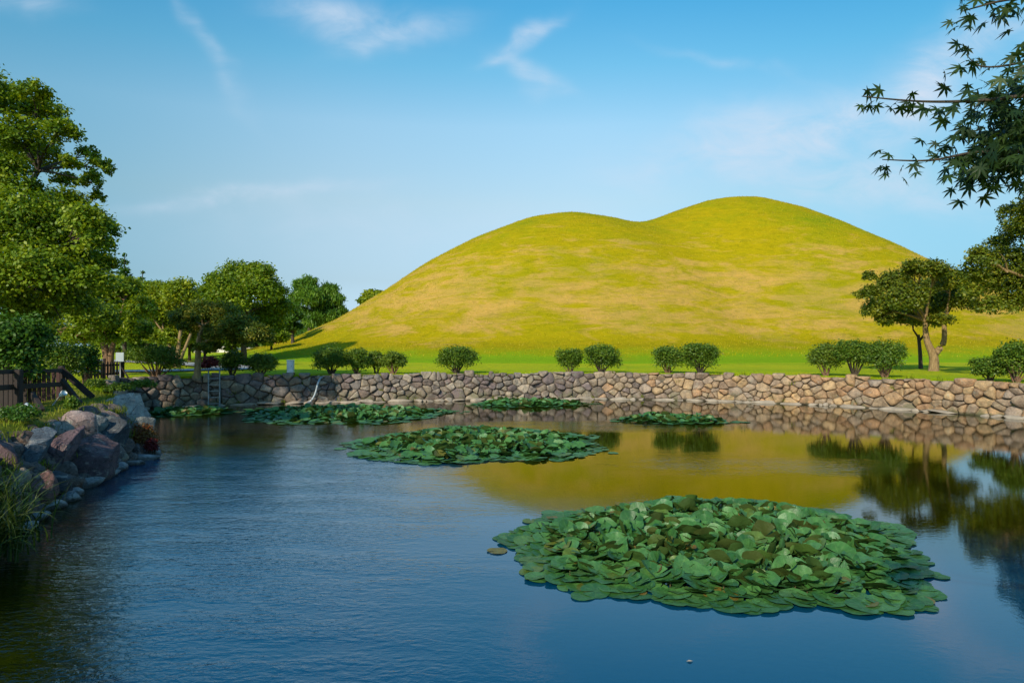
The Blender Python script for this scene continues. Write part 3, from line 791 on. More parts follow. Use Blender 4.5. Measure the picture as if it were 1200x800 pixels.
tree('dark_tree', 'dark narrow tree with bare straight trunk at the hill foot beside the willow', 343, 84,
     [(334, 362, 11), (344, 372, 10), (336, 384, 9), (348, 384, 6), (328, 374, 8)],
     [[(343, 412, .22), (343, 398, .2), (342, 372, .12)]], M['leaf_dark'], M['bark_dark'], 12000, .34, .22, 2, 17, GL)
tree('willow_tree', 'weeping willow with hanging grey green foliage against the left foot of the hill', 362, 120,
     [(354, 339, 10), (362, 334, 8), (352, 352, 10), (364, 352, 13), (386, 347, 11), (394, 354, 9), (380, 364, 13), (398, 366, 7), (354, 367, 7), (368, 378, 10), (390, 374, 9), (346, 356, 6), (362, 390, 6)],
     [[(362, 402, .4), (363, 385, .34), (366, 360, .2)]], M['leaf_willow'], M['bark_dark'], 22000, .9, .17, 3, 18, GL, flat=1.0, droop=1.0, sub=14, up=.1)
tree('small_tree', 'small light green tree standing by itself on the lawn left of the hill', 321, 98,
     [(320, 396, 11), (309, 398, 8), (331, 398, 8), (322, 389, 7)],
     [[(321, 416, .16), (321, 405, .12), (320, 398, .08)]], M['leaf_yellow'], M['bark_dark'], 5000, .42, .28, 1.5, 19, GL, flat=.7)
tree('far_tree', 'tree top peeping over the left slope of the hill', 436, 150,
     [(435, 349, 9), (428, 353, 7), (444, 346, 6), (436, 357, 10)], [[(436, 400, .3), (436, 375, .25), (436, 356, .15)]], M['leaf_yellow'], M['bark_dark'], 3500, .8, .5, 1.5, 21, GL)
tree('understory_tree', 'dark leafy tree filling the gap behind the picket fence and wide shrub', 172, 58,
     [(160, 385, 16), (180, 395, 14), (150, 392, 12), (195, 398, 10), (170, 372, 14)],
     [[(172, 426, .2), (172, 400, .14)]], M['leaf_dark'], M['bark_dark'], 8000, .34, .22, 2, 22, GL)
for i, (px, Yv, lb, lab) in enumerate((
    (240, 78, [(228, 400, 10), (240, 396, 11), (252, 402, 9), (234, 408, 8), (247, 409, 8)], 'low dark leafy tree behind the trunk of the pine'),
    (272, 84, [(262, 402, 8), (274, 398, 9), (284, 403, 7), (270, 409, 6)], 'low dark leafy tree under the domed tree'),
    (206, 74, [(194, 402, 10), (206, 398, 11), (218, 403, 9), (200, 410, 8)], 'low dark leafy tree glimpsed behind the tan stems'),
    (139, 70, [(124, 402, 11), (138, 398, 11), (152, 402, 10), (132, 410, 8)], 'low dark leafy tree glimpsed behind the leaning reddish trunk'),
    (222, 66, [(206, 392, 12), (222, 388, 13), (236, 394, 12), (214, 402, 10), (230, 404, 10)], 'light leafy tree between the tan stems and the pine trunk'),
    (318, 78, [(306, 394, 10), (320, 390, 9), (330, 396, 8), (312, 402, 7)], 'leafy tree under the right edge of the domed crown'),
    (234, 88, [(226, 352, 11), (238, 346, 10), (246, 358, 11), (232, 366, 12), (248, 374, 12), (222, 376, 11), (238, 388, 12)], 'mid green tree rising between the yellow green tree and the domed crown'),
    (330, 104, [(322, 372, 8), (332, 366, 8), (340, 374, 8), (328, 382, 9), (338, 388, 8), (322, 392, 8)], 'dark tree filling the gap between the domed crown and the willow'),
    (300, 92, [(292, 403, 7), (302, 400, 7), (310, 405, 6)], 'smallest low dark leafy tree left of the lone light green tree'))):
    tree('understory_tree', lab, px, Yv, lb, [[(px, 422, .16), (px, 404, .1)]], M['leaf_mid' if i % 2 else 'leaf_dark'], M['bark_dark'], 4200, .40, .26, 1.5, 60+i, 'low trees beyond the lawn', limbs=3)
tree('garden_tree', 'mid green leafy tree filling the gap between the shorter conifer and the tan stemmed tree', 182, 60,
     [(162, 348, 13), (180, 342, 13), (190, 358, 16), (170, 368, 16), (196, 380, 16), (176, 390, 15), (205, 360, 12), (160, 385, 12)],
     [[(182, 424, .2), (182, 396, .15)]], M['leaf_mid'], M['bark_dark'], 24000, .26, .17, 2.5, 71, GL)
# right side
tree('spreading_tree', 'spreading tree with a forked tan trunk on the lawn right of the hill', 1094, 40,
     [(1006, 346, 6), (1018, 324, 7), (1022, 346, 12), (1030, 364, 15), (1050, 333, 16), (1073, 317, 13), (1095, 319, 14), (1060, 354, 21), (1090, 350, 23), (1114, 331, 15), (1118, 355, 18), (1050, 374, 12), (1080, 374, 15), (1104, 377, 11), (1034, 377, 9)],
     [[(1094, 434, .30), (1094, 418, .24), (1086, 398, .17), (1084, 376, .13)], [(1096, 414, .2), (1106, 400, .15), (1106, 375, .12)]], M['leaf_right'], M['bark_tan'], 44000, .165, .105, 2.6, 31, 'trees right of the pond', limbs=12, flat=.8)
tree('slim_tree', 'slim dark trunked tree standing just left of the forked tan trunk', 1078, 44,
     [(1066, 372, 12), (1080, 362, 14), (1092, 370, 12), (1070, 356, 10)],
     [[(1079, 432, .13), (1078, 410, .11), (1076, 392, .09)], [(1078, 398, .07), (1070, 386, .05)], [(1077, 400, .08), (1086, 388, .05)]], M['leaf_dark'], M['bark_dark'], 9000, .17, .11, 1.5, 32, 'trees right of the pond', flat=.7)
tree('big_tree', 'largest tree on the right with a layered crown running out of the frame', 1262, 34,
     [(1186, 250, 13), (1196, 275, 20), (1168, 290, 14), (1150, 306, 17), (1180, 310, 23), (1140, 326, 15), (1165, 335, 23), (1196, 335, 26), (1160, 360, 13), (1186, 358, 17), (1136, 344, 12), (1232, 255, 30), (1245, 305, 40), (1245, 348, 36), (1215, 238, 17), (1290, 280, 40), (1300, 340, 40), (1270, 230, 30)],
     [[(1262, 437, .34), (1258, 400, .28), (1248, 350, .2)]], M['leaf_right'], M['bark_tan'], 62000, .15, .10, 2.6, 33, 'trees right of the pond', limbs=14, flat=.8)

# a wood far behind the left lawn, one mass
r_ = np.random.default_rng(77); lob = []
for k in range(70):
    x = -190+k*2.35+r_.uniform(-1.5, 1.5); yv = r_.uniform(190, 240); h = r_.uniform(4.5, 9)
    lob.append((x, yv, LAWN+h*.55, 3.6, 3.6, h*.55))
pos, nor, tint = crown_points(lob, 26000, r_, 10, .45)
v, q_ = leaf_cards(pos, nor, .9, .6, r_)
o = np_mesh('wood', v, q_, M['leaf_dark'], None, tint); stuff(o); tag(o, 'far dark wood beyond the lawn on the left', 'wood')

# ------------------------------------------------------------------ shrubs
SG = 'clipped shrubs along the top of the stone wall'
def shrub(px, py0, py1, wp, Y, label, mat='leaf_bush', n=2600, L=.085, seed=1, group=SG, stems=7, name='shrub', low=.30, tip=True, gz=None):
    r_ = np.random.default_rng(seed)
    x = (px-CX)/F*Y; gz = ground_z(x, Y)-.03 if gz is None else gz
    top = EYE-(py0-HY)/F*Y; wd = wp/F*Y; H = max(.3, top-gz)
    t_ = thing(name, (x, Y, gz), label, 'shrub', group)
    mb = MB(); lob = []
    k = max(4, int(5+wd*2))
    for i in range(k):
        a = 2*math.pi*i/k+r_.uniform(-.3, .3); rr = wd*.5*r_.uniform(.45, .68)
        lr = wd*.5*r_.uniform(.34, .5)
        zc = gz+H*r_.uniform(.36, .72) if tip else gz+H*r_.uniform(.3, .55)
        lob.append((x+rr*math.cos(a), Y+rr*.85*math.sin(a), zc, lr, lr, H*r_.uniform(.24, .32)))
    lob.append((x, Y, gz+H*.72, wd*.34, wd*.34, H*.27))
    if low: lob.append((x, Y, gz+H*.40, wd*.36, wd*.36, H*.34))
    for i in range(stems):
        a = 2*math.pi*i/max(1, stems)+r_.uniform(-.3, .3)
        b0 = (x+.07*math.cos(a), Y+.07*math.sin(a), gz)
        e = lob[i % k]
        limb(mb, b0, (e[0], e[1], e[2]), .022+.012*wd, .008, r_, -.05, 5)
        limb(mb, b0, ((e[0]+x)/2, (e[1]+Y)/2, gz+H*.8), .018+.008*wd, .006, r_, .02, 5)
    for i in range(3 if tip and stems else 0):      # shoots that have outgrown the clipping
        a = r_.uniform(0, 6.28); rr = wd*r_.uniform(.1, .42); z0 = gz+H*.8
        p0 = np.array(lob[i % k][:3]); p1 = p0+np.array([math.cos(a)*.10, math.sin(a)*.10, H*r_.uniform(.22, .42)])
        mb.tube([p0, (p0+p1)/2+r_.normal(0, .02, 3), p1], [.008, .006, .003], 5)
        lob.append((p1[0], p1[1], p1[2]-.06, .05, .05, .07))
    if stems: mb.build('stem', M['bark_dark'] if seed % 2 else M['bark_red'], t_, True)
    pos, nor, tint = crown_points(lob, n, r_, 16, .42, .35, .6)
    pos[:, 2] = np.maximum(pos[:, 2], gz+.04)
    v, q_ = leaf_cards(pos, nor, L, L*.62, r_)
    np_mesh('foliage', v, q_, M[mat], t_, tint)
    return t_
def wY(px):                                     # depth just behind the wall at pixel column px
    best = None
    for k in range(200):
        P0, d_, nn = wall_at(LEN*k/199); e = abs(P0[0]/P0[1]-(px-CX)/F)
        if best is None or e < best[0]: best = (e, P0[1]-nn[1]*1.0, P0)
    return best[1]
bushes = [
 (183, 406, 447, 62, 'wide umbrella shaped shrub with bare stems left of the ladder', 5200, 9),
 (272, 412, 446, 28, 'upright shrub just right of the red shrub', 2200, 6),
 (306, 414, 446, 34, 'loose shrub between the upright shrub and the white box', 2600, 6),
 (388, 407, 441, 40, 'large dense clipped shrub just right of the white box', 3600, 6),
 (418, 409, 441, 28, 'dense clipped shrub touching the right side of the large one by the white box', 2600, 6),
 (441, 411, 430, 20, 'small dark shrub tucked behind the light green one above the wall', 1500, 4),
 (461, 412, 438, 27, 'small light green shrub with a thin stem above the grey wall', 1600, 6),
 (535, 406, 437, 46, 'lone shrub with spreading top on the lawn at centre left of the wall', 3200, 7),
 (668, 409, 436, 27, 'smaller shrub of the centre pair in front of the hill', 2200, 6),
 (705, 404, 436, 39, 'bigger shrub of the centre pair, dense with a narrow foot', 3400, 7),
 (783, 406, 437, 38, 'rounded dense shrub in front of the right hill top, left of a pair', 3200, 7),
 (821, 403, 437, 44, 'flat topped shrub with a reddish stem, right of a pair', 3400, 8),
 (968, 402, 438, 37, 'leftmost bush of the row of three by the forked tree, leaning left', 2600, 6),
 (1001, 399, 438, 40, 'middle bush of the row of three by the forked tree, showing bare stems', 2600, 9),
 (1037, 399, 438, 46, 'rightmost bush of the row of three, dense and next to the forked tree', 3600, 8),
 (1160, 419, 445, 40, 'low sprawling shrub on the wall right of the forked tree', 2400, 5),
 (1190, 401, 446, 44, 'taller shrub at the right edge of the frame above the wall', 3600, 8),
]
for i, (px, a, b_, wp, lab, n, st) in enumerate(bushes):
    Yb = wY(px)+(.6 if i in (5,) else 0)
    shrub(px, a, b_, wp*1.12, Yb, lab, ('leaf_bush', 'leaf_bush_light')[int(i in (2, 5, 6, 12))], int(n*2.2), .10 if i else .085, 200+i, SG, st, low=.3 if i not in (0, 6, 13) else 0)
shrub(245, 418, 434, 27, 40, 'low dome shaped dark red shrub on the lawn by the path', 'leaf_red', 4000, .09, 240, None, 0, tip=False)
shrub(73, 401, 437, 50, 24.5, 'broad clipped green shrub above the timber railing on the left', 'leaf_bush', 6500, .085, 241, 'shrubs on the left bank', 6)
shrub(100, 404, 437, 36, 26, 'smaller dark clipped shrub beside the picket fence', 'leaf_dark', 4000, .09, 242, 'shrubs on the left bank', 5)
shrub(14, 368, 470, 80, 16.5, 'tall dark glossy leaved shrub at the left edge behind the timber railing', 'leaf_dark', 9000, .11, 243, 'shrubs on the left bank', 7)
shrub(165, 497, 534, 40, 17.55, 'autumn coloured shrub of orange and brown leaves hanging over the tip of the left bank', 'leaf_autumn', 3600, .055, 244, None, 5, tip=False, gz=.12)
shrub(178, 514, 538, 18, 17.2, 'deep red spray of leaves at the lower right of the orange shrub near the water', 'leaf_red', 1200, .05, 245, None, 4, tip=False, gz=.08)
for (px, py, wp, hp, Yb, lab, sd) in ((112, 452, 26, 12, 24, 'low bright green shrub on the bank beside the end of the sloping beam', 250), (84, 482, 18, 12, 15.6, 'small round green tuft of leaves on the dry grass above the boulders', 251),
                             (140, 462, 34, 16, 21.5, 'leafy low shrub spilling down the bank behind the white lichened rock', 252), (22, 493, 56, 18, 13.3, 'dark low spreading shrub at the top of the bank by the left edge', 253), (168, 468, 30, 20, 23.4, 'low green shrub at the water edge between the bank and the far wall', 254)):
    shrub(px, py-hp/2, py+hp/2, wp, Yb, lab, 'leaf_bush' if sd != 253 else 'leaf_dark', 2000, .06, sd, 'low plants on the left bank', 0, name='low_shrub', tip=False)

# ------------------------------------------------------------------ grass
def blades(name, base, L, wd, r_, mat, lean, parent=None, seg=5, dirv=None, tint=None):
    n = len(base); L = L*r_.uniform(.55, 1.15, n)
    ang = r_.uniform(0, 2*np.pi, n); d = np.stack([np.cos(ang), np.sin(ang), np.zeros(n)], 1)
    if dirv is not None: d = unit(d*.75+np.array(dirv))
    lean = lean*r_.uniform(.3, 1.3, n); side = np.cross(d, [0, 0, 1.0]); side = unit(side+r_.normal(0, .2, (n, 3)))
    vs = []
    for k in range(seg+1):
        t_ = k/seg; a = lean*t_*1.5
        # arc length integration of a bending blade
        hx = L*(np.where(lean > .05, (1-np.cos(a))/np.maximum(lean*1.5, .05), .5*a*t_)); hz = L*(np.where(lean > .05, np.sin(a)/np.maximum(lean*1.5, .05), t_))
        c = base+d*hx[:, None]; c[:, 2] = base[:, 2]+hz
        w_ = wd*(1-t_**1.6)*.5+.0006
        vs.append(c-side*w_); vs.append(c+side*w_)
    V = np.stack(vs, 1); q_ = []
    for k in range(seg): q_.append([2*k, 2*k+1, 2*k+3, 2*k+2])
    q_ = np.array(q_)[None]+(np.arange(n)*(2*seg+2))[:, None, None]
    tt = np.repeat(r_.uniform(0, 1, n), seg)
    return np_mesh(name, V.reshape(-1, 3), q_.reshape(-1, 4), mat, parent, tt)
r_ = np.random.default_rng(5)
GG = 'clumps of long grass at the near left bank'
for i, (x, yv, z, n, L, sp_, dv, lab) in enumerate((
        (-7.55, 9.6, .45, 380, .78, .28, (.5, -.1, 0), 'tall clump of long arching grass in front of the boulders at the left edge'),
        (-6.75, 8.7, .25, 330, .85, .24, (.8, -.2, 0), 'lower clump of long grass drooping over the water at the left edge'),
        (-8.15, 10.5, .55, 130, .5, .2, (.4, -.2, 0), 'short clump of grass growing up against the brown boulders at left'))):
    g = thing('grass_clump', (x, yv, z), lab, 'grass', GG)
    bs = np.stack([x+r_.normal(0, sp_, n), yv+r_.normal(0, sp_*1.3, n), z+r_.uniform(-.25, .1, n)], 1)
    blades('blade', bs, L, .022, r_, M['blade'], 1.45, g, 7, dv)
sb = []  # out-of-view grass, added to roughen the bank's shadow edge on the water
for k in range(2200):
    seg_ = r_.uniform(14.0, 15.5); i0 = int(seg_); f_ = seg_-i0; a_, b_ = pond_pts[i0], pond_pts[i0+1]
    px_, py_ = a_[0]+(b_[0]-a_[0])*f_, a_[1]+(b_[1]-a_[1])*f_
    dv_ = np.array([px_-CEN[0], py_-CEN[1]]); dv_ /= np.linalg.norm(dv_)
    o_ = a_[2]*r_.uniform(.55, 1.9)+.25*mnoise.noise(Vector((px_*1.3, py_*1.3, 0)))
    sb.append((px_+dv_[0]*o_, py_+dv_[1]*o_, 1.0 if o_ < a_[2]*.9 else LAWN-.03))
stuff(tag(blades('shadow_edge_grass', np.array(sb), .34, .014, r_, M['blade'], .9, None, 4), 'unseen rough grass added on the near left shore to break up the bank shadow', 'grass'))
cb_ = []
for k in range(46):
    Yv = r_.uniform(9.5, 18); z = r_.uniform(.55, 1.25); x = np.interp(Yv, bw[:, 0], bw[:, 1])-.75*z+.02
    for q in range(int(r_.integers(10, 34))): cb_.append((x+r_.normal(0, .06), Yv+r_.normal(0, .09), z+r_.normal(0, .03)))
stuff(tag(blades('crevice_grass', np.array(cb_), .24, .012, r_, M['turf'], 1.2, None, 4), 'tufts of grass rooted between the boulders of the left bank', 'grass'))
# turf on the left bank and along the wall top
n = 26000
bx = r_.uniform(-19, -8.8, n); by = r_.uniform(10, 29, n)
keep = (bx < np.interp(by, [p[1] for p in pond_pts[15:]], [p[0] for p in pond_pts[15:]])-.95)
bs = np.stack([bx, by, np.full(n, LAWN-.03)], 1)[keep]
stuff(tag(blades('bank_grass', bs, .13, .012, r_, M['turf'], .9, None, 3), 'thin yellowish grass on the left bank', 'grass'))
nn_ = 60000; bs = []
for k in range(nn_):
    P0, d_, nv = wall_at(r_.uniform(0, LEN)); o_ = -.22-abs(r_.normal(0, 3.2) if k % 3 else r_.normal(0, .4)); bs.append((P0[0]+nv[0]*o_, P0[1]+nv[1]*o_, LAWN-.06))
M['lawnblade'] = foliage('lawnblade', (0.175, 0.3, 0.004), (0.3125, 0.432, 0.006), (0.525, 0.528, 0.012), .3, .7, .1)
stuff(tag(blades('lawn_fringe', np.array(bs), .11, .02, r_, M['lawnblade'], .9, None, 2), 'green grass blades of the lawn along the top of the stone wall', 'grass'))

hx_, hy_, hz_ = hill_tufts()
M['hillblade'] = foliage('hillblade', (.28, .29, .003), (.45, .38, .006), (.64, .46, .07), .25, .8, .05)
stuff(tag(blades('hill_grass', np.stack([hx_, hy_, hz_-.04], 1), .22, .05, r_, M['hillblade'], 1.0, None, 2), 'dry golden grass covering the mound', 'grass'))
wb = []
for k in range(70):
    s0 = r_.uniform(0, LEN); z0 = r_.choice([.06, .12, .5, .9, 1.25, 1.36]); P0, d_, nv = wall_at(s0)
    for q in range(int(r_.integers(8, 30))):
        o_ = .06-.09*z0+r_.normal(0, .04); ds = r_.normal(0, .10)
        wb.append((P0[0]+d_[0]*ds+nv[0]*o_, P0[1]+d_[1]*ds+nv[1]*o_, z0+r_.normal(0, .03)))
stuff(tag(blades('wall_weeds', np.array(wb), .22, .022, r_, M['turf'], 1.3, None, 4), 'weeds rooted in the joints of the far stone wall', 'weeds'))
# ------------------------------------------------------------------ water lilies
m, t, b, out = new_mat('lily_leaf')
geo = t.new('ShaderNodeNewGeometry'); rnd = geo.outputs['Random Per Island']
topc = t.ramp(rnd, [(0, (.026, .105, .024)), (.35, (.048, .16, .032)), (.65, (.078, .21, .048)), (.86, (.062, .19, .062)), (.955, (.10, .16, .022)), (.99, (.18, .14, .025)), (1, (.18, .09, .025))])
under = t.ramp(rnd, [(0, (.04, .085, .016)), (.5, (.065, .08, .018)), (1, (.06, .12, .02))])
vn = t.noise(geo.outputs['Position'], 14, 4, .6)
vein = t.math('POWER', t.new('ShaderNodeAttribute', attribute_name='vein').outputs['Fac'], 5)
topc = t.mix(t.math('MULTIPLY', vein, .35), topc, (.16, .27, .09))
topc = t.mix(1, topc, t.ramp(vn, [(.3, (.75, .75, .75)), (.7, (1.2, 1.2, 1.2))]), 'MULTIPLY')
t.put(b.inputs['Base Color'], t.mix(geo.outputs['Backfacing'], topc, under)); b.inputs['Roughness'].default_value = .46
b.inputs['Specular IOR Level'].default_value = .5
t.put(b.inputs['Normal'], t.bump(vn, .012))
tr = t.new('ShaderNodeBsdfTranslucent'); t.put(tr.inputs[0], t.mix(1, topc, (1.2, 1.2, .5), 'MULTIPLY'))
mx = t.new('ShaderNodeMixShader'); mx.inputs[0].default_value = .15
t.l.new(b.outputs[0], mx.inputs[1]); t.l.new(tr.outputs[0], mx.inputs[2]); t.l.new(mx.outputs[0], out.inputs[0])
M['lily'] = m
def lily_patch(cx, cy, rx, ry, n, dia, hmax, label, seed, seg=16, flowers=(), wob=.16, lone=()):
    r_ = np.random.default_rng(seed)
    t_ = thing('water_lily_patch', (cx, cy, 0), label, 'water lilies', 'patches of water lilies on the pond')
    V = []; Q = []; VE = []; base = 0
    pts = []
    ph = r_.uniform(0, 6.28, 4)
    def edge(a): return 1+wob*(.5*math.sin(2*a+ph[0])+.4*math.sin(3*a+ph[1])+.35*math.sin(5*a+ph[2])+.3*math.sin(9*a+ph[3]))
    tries = 0
    while len(pts) < n and tries < n*60:
        tries += 1
        a = r_.uniform(0, 2*math.pi); rr = math.sqrt(r_.uniform(0, 1))
        x, y = rr*math.cos(a)*edge(a), rr*math.sin(a)*edge(a)
        X_, Y_ = cx+x*rx, cy+y*ry
        md = dia*.36 if rr < .8 else dia*.55
        if any((X_-p[0])**2+(Y_-p[1])**2 < md*md for p in pts[-260:]): continue
        pts.append((X_, Y_, rr))
    for _ in range(9 if rx > 2.5 else 4):
        a = r_.uniform(0, 2*math.pi); e_ = edge(a)*r_.uniform(1.03, 1.13)
        pts.append((cx+math.cos(a)*e_*rx, cy+math.sin(a)*e_*ry, 1.15))
    for (X_, Y_) in lone: pts.append((X_, Y_, 1.2))
    st = MB()
    for (X_, Y_, rr) in pts:
        d = dia*r_.choice([.55, .75, .95, 1.15, 1.3])*r_.uniform(.9, 1.1)*.5
        inner = max(0, min(1, (0.97-rr)/.35))
        dens = .55+.45*mnoise.noise(Vector((X_*.9, Y_*.9, seed)))
        h = .012+hmax*inner*r_.uniform(.1, 1.0)*max(.2, dens*1.3)
        if rr > 1: h = .01
        tilt = (.05+inner*r_.uniform(.1, 1.05)) if r_.random() < .85 else .15
        if rr > 1: tilt = .02
        yaw = r_.uniform(0, 2*math.pi); notch = r_.uniform(0, 2*math.pi); cup = (.05+.5*inner*r_.uniform(-.3, 1.0))
        fold = r_.uniform(0, .95)*inner; wv = r_.uniform(.02, .10)*d*(.3+inner); fa = r_.uniform(0, 6.28)
        Rm = np.array(Matrix.Rotation(yaw, 3, 'Z') @ Matrix.Rotation(min(tilt, 1.25), 3, 'X'))
        vs = [(0, 0, 0)]; VE.append(.9)
        for fr in (.5, .82, 1.0):
            for k in range(seg):
                a = notch+.10+(2*math.pi-.20)*k/(seg-1)
                r0 = d*fr*(1+.05*math.sin(3*a+fa))
                zz = cup*d*fr*fr*.5+wv*math.sin(5*a+fa)*fr**3+fold*d*abs(math.sin(a-notch))*fr*.5
                vs.append((r0*math.cos(a), r0*math.sin(a), zz)); VE.append((k % 2)*(1.15-.35*fr))
        vs = np.array(vs) @ Rm.T+np.array([X_, Y_, h])
        low = vs[:, 2].min()
        if low < .006: vs[:, 2] += .006-low if rr > .8 else 0
        vs[:, 2] = np.maximum(vs[:, 2], .005+.002*r_.random())
        V.append(vs)
        for k in range(seg-1): Q.append((base, base+1+k, base+2+k, base))
        for g in range(2):
            o0 = base+1+g*seg
            for k in range(seg-1): Q.append((o0+k, o0+seg+k, o0+seg+k+1, o0+k+1))
        base += len(vs)
        if rx < 3.2 and ry > 2 and inner > .3 and r_.random() < .5:
            st.tube([(X_, Y_, h), (X_+r_.normal(0, .05), Y_+r_.normal(0, .05), -.1)], .006, 5)
    V = np.concatenate(V)
    me = bpy.data.meshes.new('leaves')
    me.from_pydata((V-np.array(t_.location)).tolist(), [], [q_[:3] if q_[3] == q_[0] else q_ for q_ in Q])
    me.polygons.foreach_set('use_smooth', [True]*len(me.polygons)); me.materials.append(M['lily']); me.update()
    at_ = me.attributes.new('vein', 'FLOAT', 'POINT'); at_.data.foreach_set('value', VE)
    o = bpy.data.objects.new('leaves', me); COL.objects.link(o); o.parent = t_
    if st.v: stuff(st.build('stalks', M['stem'], t_))
    for (px, py, Yf, hz) in flowers:
        p = P(px, py, Yf); f = MB()
        for k in range(9):
            a = 2*math.pi*k/9; rad = .028
            f.add([(p.x, p.y, p.z-.03), (p.x+rad*math.cos(a-.3), p.y+rad*math.sin(a-.3), p.z+.01), (p.x+rad*.7*math.cos(a), p.y+rad*.7*math.sin(a), p.z+.05), (p.x+rad*math.cos(a+.3), p.y+rad*math.sin(a+.3), p.z+.01)], [(0, 1, 2, 3)])
        f.build('flower_bud', M['flower'], t_)
    return t_
lily_patch(2.92, 9.72, 2.92, 2.5, 2100, .28, .22, 'largest nearest patch of crowded upturned water lily leaves in the right foreground', 41, 18, ((1021, 672, 8.5, 0), (770, 640, 9.4, 0), (690, 655, 8.9, 0)), .14, ((4.25, 7.45), (4.45, 7.5), (4.3, 7.32), (-.2, 9.3)))
lily_patch(-1.05, 19.6, 3.75, 3.3, 1500, .30, .13, 'second largest patch of water lilies at the middle of the pond', 42, 12, (), .14)
lily_patch(-6.9, 28.0, 4.5, 3.4, 1300, .32, .13, 'long patch of water lilies below the ladder and hose on the far left', 43, 10, (), .15)
lily_patch(.75, 32.7, 2.7, 1.7, 520, .32, .15, 'small patch of water lilies against the foot of the far wall at centre', 44, 10, (), .2)
lily_patch(6.0, 25.6, 2.15, 1.25, 340, .31, .16, 'small separate patch of water lilies right of centre in front of the wall', 45, 10, (), .16)
lily_patch(-13.6, 28.6, 1.75, 1.5, 320, .31, .12, 'small patch of lilies in the left corner between the bank and the wall', 46, 10, (), .16)
mb = MB(); p = P(808, 775, 800*EYE/(775-405))
mb.add([(p.x-.03, p.y, .006), (p.x, p.y-.02, .012), (p.x+.035, p.y+.005, .007), (p.x, p.y+.02, .01)], [(0, 1, 2, 3)])
tag(mb.build('fallen_leaf', M['footing']), 'tiny pale fallen leaf floating on open water below the nearest lilies', 'leaf')

# ------------------------------------------------------------------ made things
# metal ladder on the far wall
Yl = 31.9; lx = (250-CX)/F*Yl
P0, d_, nv = wall_at(min(range(600), key=lambda k: abs(wall_at(LEN*k/599)[0][0]/wall_at(LEN*k/599)[0][1]-(250-CX)/F))*LEN/599)
lad = thing('ladder', (P0[0]+nv[0]*.32, P0[1]+nv[1]*.32, 0), 'short pale metal ladder leaning on the far wall left of the hose', 'ladder')
d3 = Vector((d_[0], d_[1], 0)); n3 = Vector((nv[0], nv[1], 0)); b0 = Vector((P0[0], P0[1], 0))
for s_ in (-.24, .24):
    mb = MB(); mb.tube([b0+d3*s_+n3*.42+Vector((0, 0, -.2)), b0+d3*s_+n3*.30+Vector((0, 0, 1.45)), b0+d3*s_+n3*.16+Vector((0, 0, 1.62)), b0+d3*s_-n3*.15+Vector((0, 0, 1.58))], .028, 8); mb.build('rail', M['grey_metal'], lad, True)
for k in range(5):
    z = .12+k*.29; o_ = .40-.08*z
    mb = MB(); mb.tube([b0+d3*-.24+n3*o_+Vector((0, 0, z)), b0+d3*.24+n3*o_+Vector((0, 0, z))], .022, 8); mb.build('rung', M['grey_metal'], lad, True)
# hose hanging down the wall
pts = [P(372, 444, 33.0)+Vector((0, 1.2, 0)), P(374, 443, 32.9)+Vector((0, .3, 0)), P(372.5, 449, 32.5), P(370.5, 457, 32.4), P(368, 464, 32.3), P(364, 470, 32.2), P(360, 473.5, 32.0)]
pc = catmull([tuple(p) for p in pts], 5, False); mb = MB(); mb.tube(pc, .042, 8)
hs_ = thing('hose', tuple(pts[-1]), 'pale bent hose hanging down the far wall to the water right of the ladder', 'hose')
mb.build('pipe', M['pipe'], hs_, True)
mb = MB(); mb.tube([pts[-2], pts[-1]], .075, 8); mb.build('nozzle', M['grey_metal'], hs_, True)
# white cabinet
Yc = 33.7; xc = (340.5-CX)/F*Yc
cab = thing('utility_box', (xc, Yc, LAWN), 'small white upright utility box on the lawn above the far wall', 'utility box')
mb = MB(); mb.box((xc, Yc, LAWN+.06), (.36, .30, .12), None, .01); mb.build('plinth', M['black'], cab)
mb = MB(); mb.box((xc, Yc, LAWN+.42), (.30, .26, .60), None, .015); mb.build('body', M['white_paint'], cab)
mb = MB(); mb.box((xc, Yc-.134, LAWN+.42), (.25, .012, .52), None, .004); dr = mb.build('door', M['white_paint'], cab)
mb = MB(); mb.box((xc+.09, Yc-.146, LAWN+.45), (.02, .012, .08)); mb.build('handle', M['grey_metal'], cab)
mb = MB(); mb.box((xc, Yc, LAWN+.735), (.34, .30, .03), None, .01); mb.build('lid', M['white_paint'], cab)
# sign by the picket fence
Ys = 30.2; xs_ = (141-CX)/F*Ys
sg = thing('sign', (xs_, Ys, LAWN), 'small white square sign on a thin post beside the picket fence', 'sign')
mb = MB(); mb.tube([(xs_, Ys, LAWN-.1), (xs_, Ys, LAWN+1.0)], .025, 8); mb.build('post', M['grey_metal'], sg, True)
mb = MB(); mb.box((xs_, Ys-.035, LAWN+.95), (.36, .03, .40), None, .01); mb.build('panel', M['sign_grey'], sg)
mb = MB(); mb.beam((xs_+.05, Ys, LAWN+.5), (xs_+.42, Ys-.05, LAWN-.02), .05, .05); mb.build('brace', M['timber'], sg)
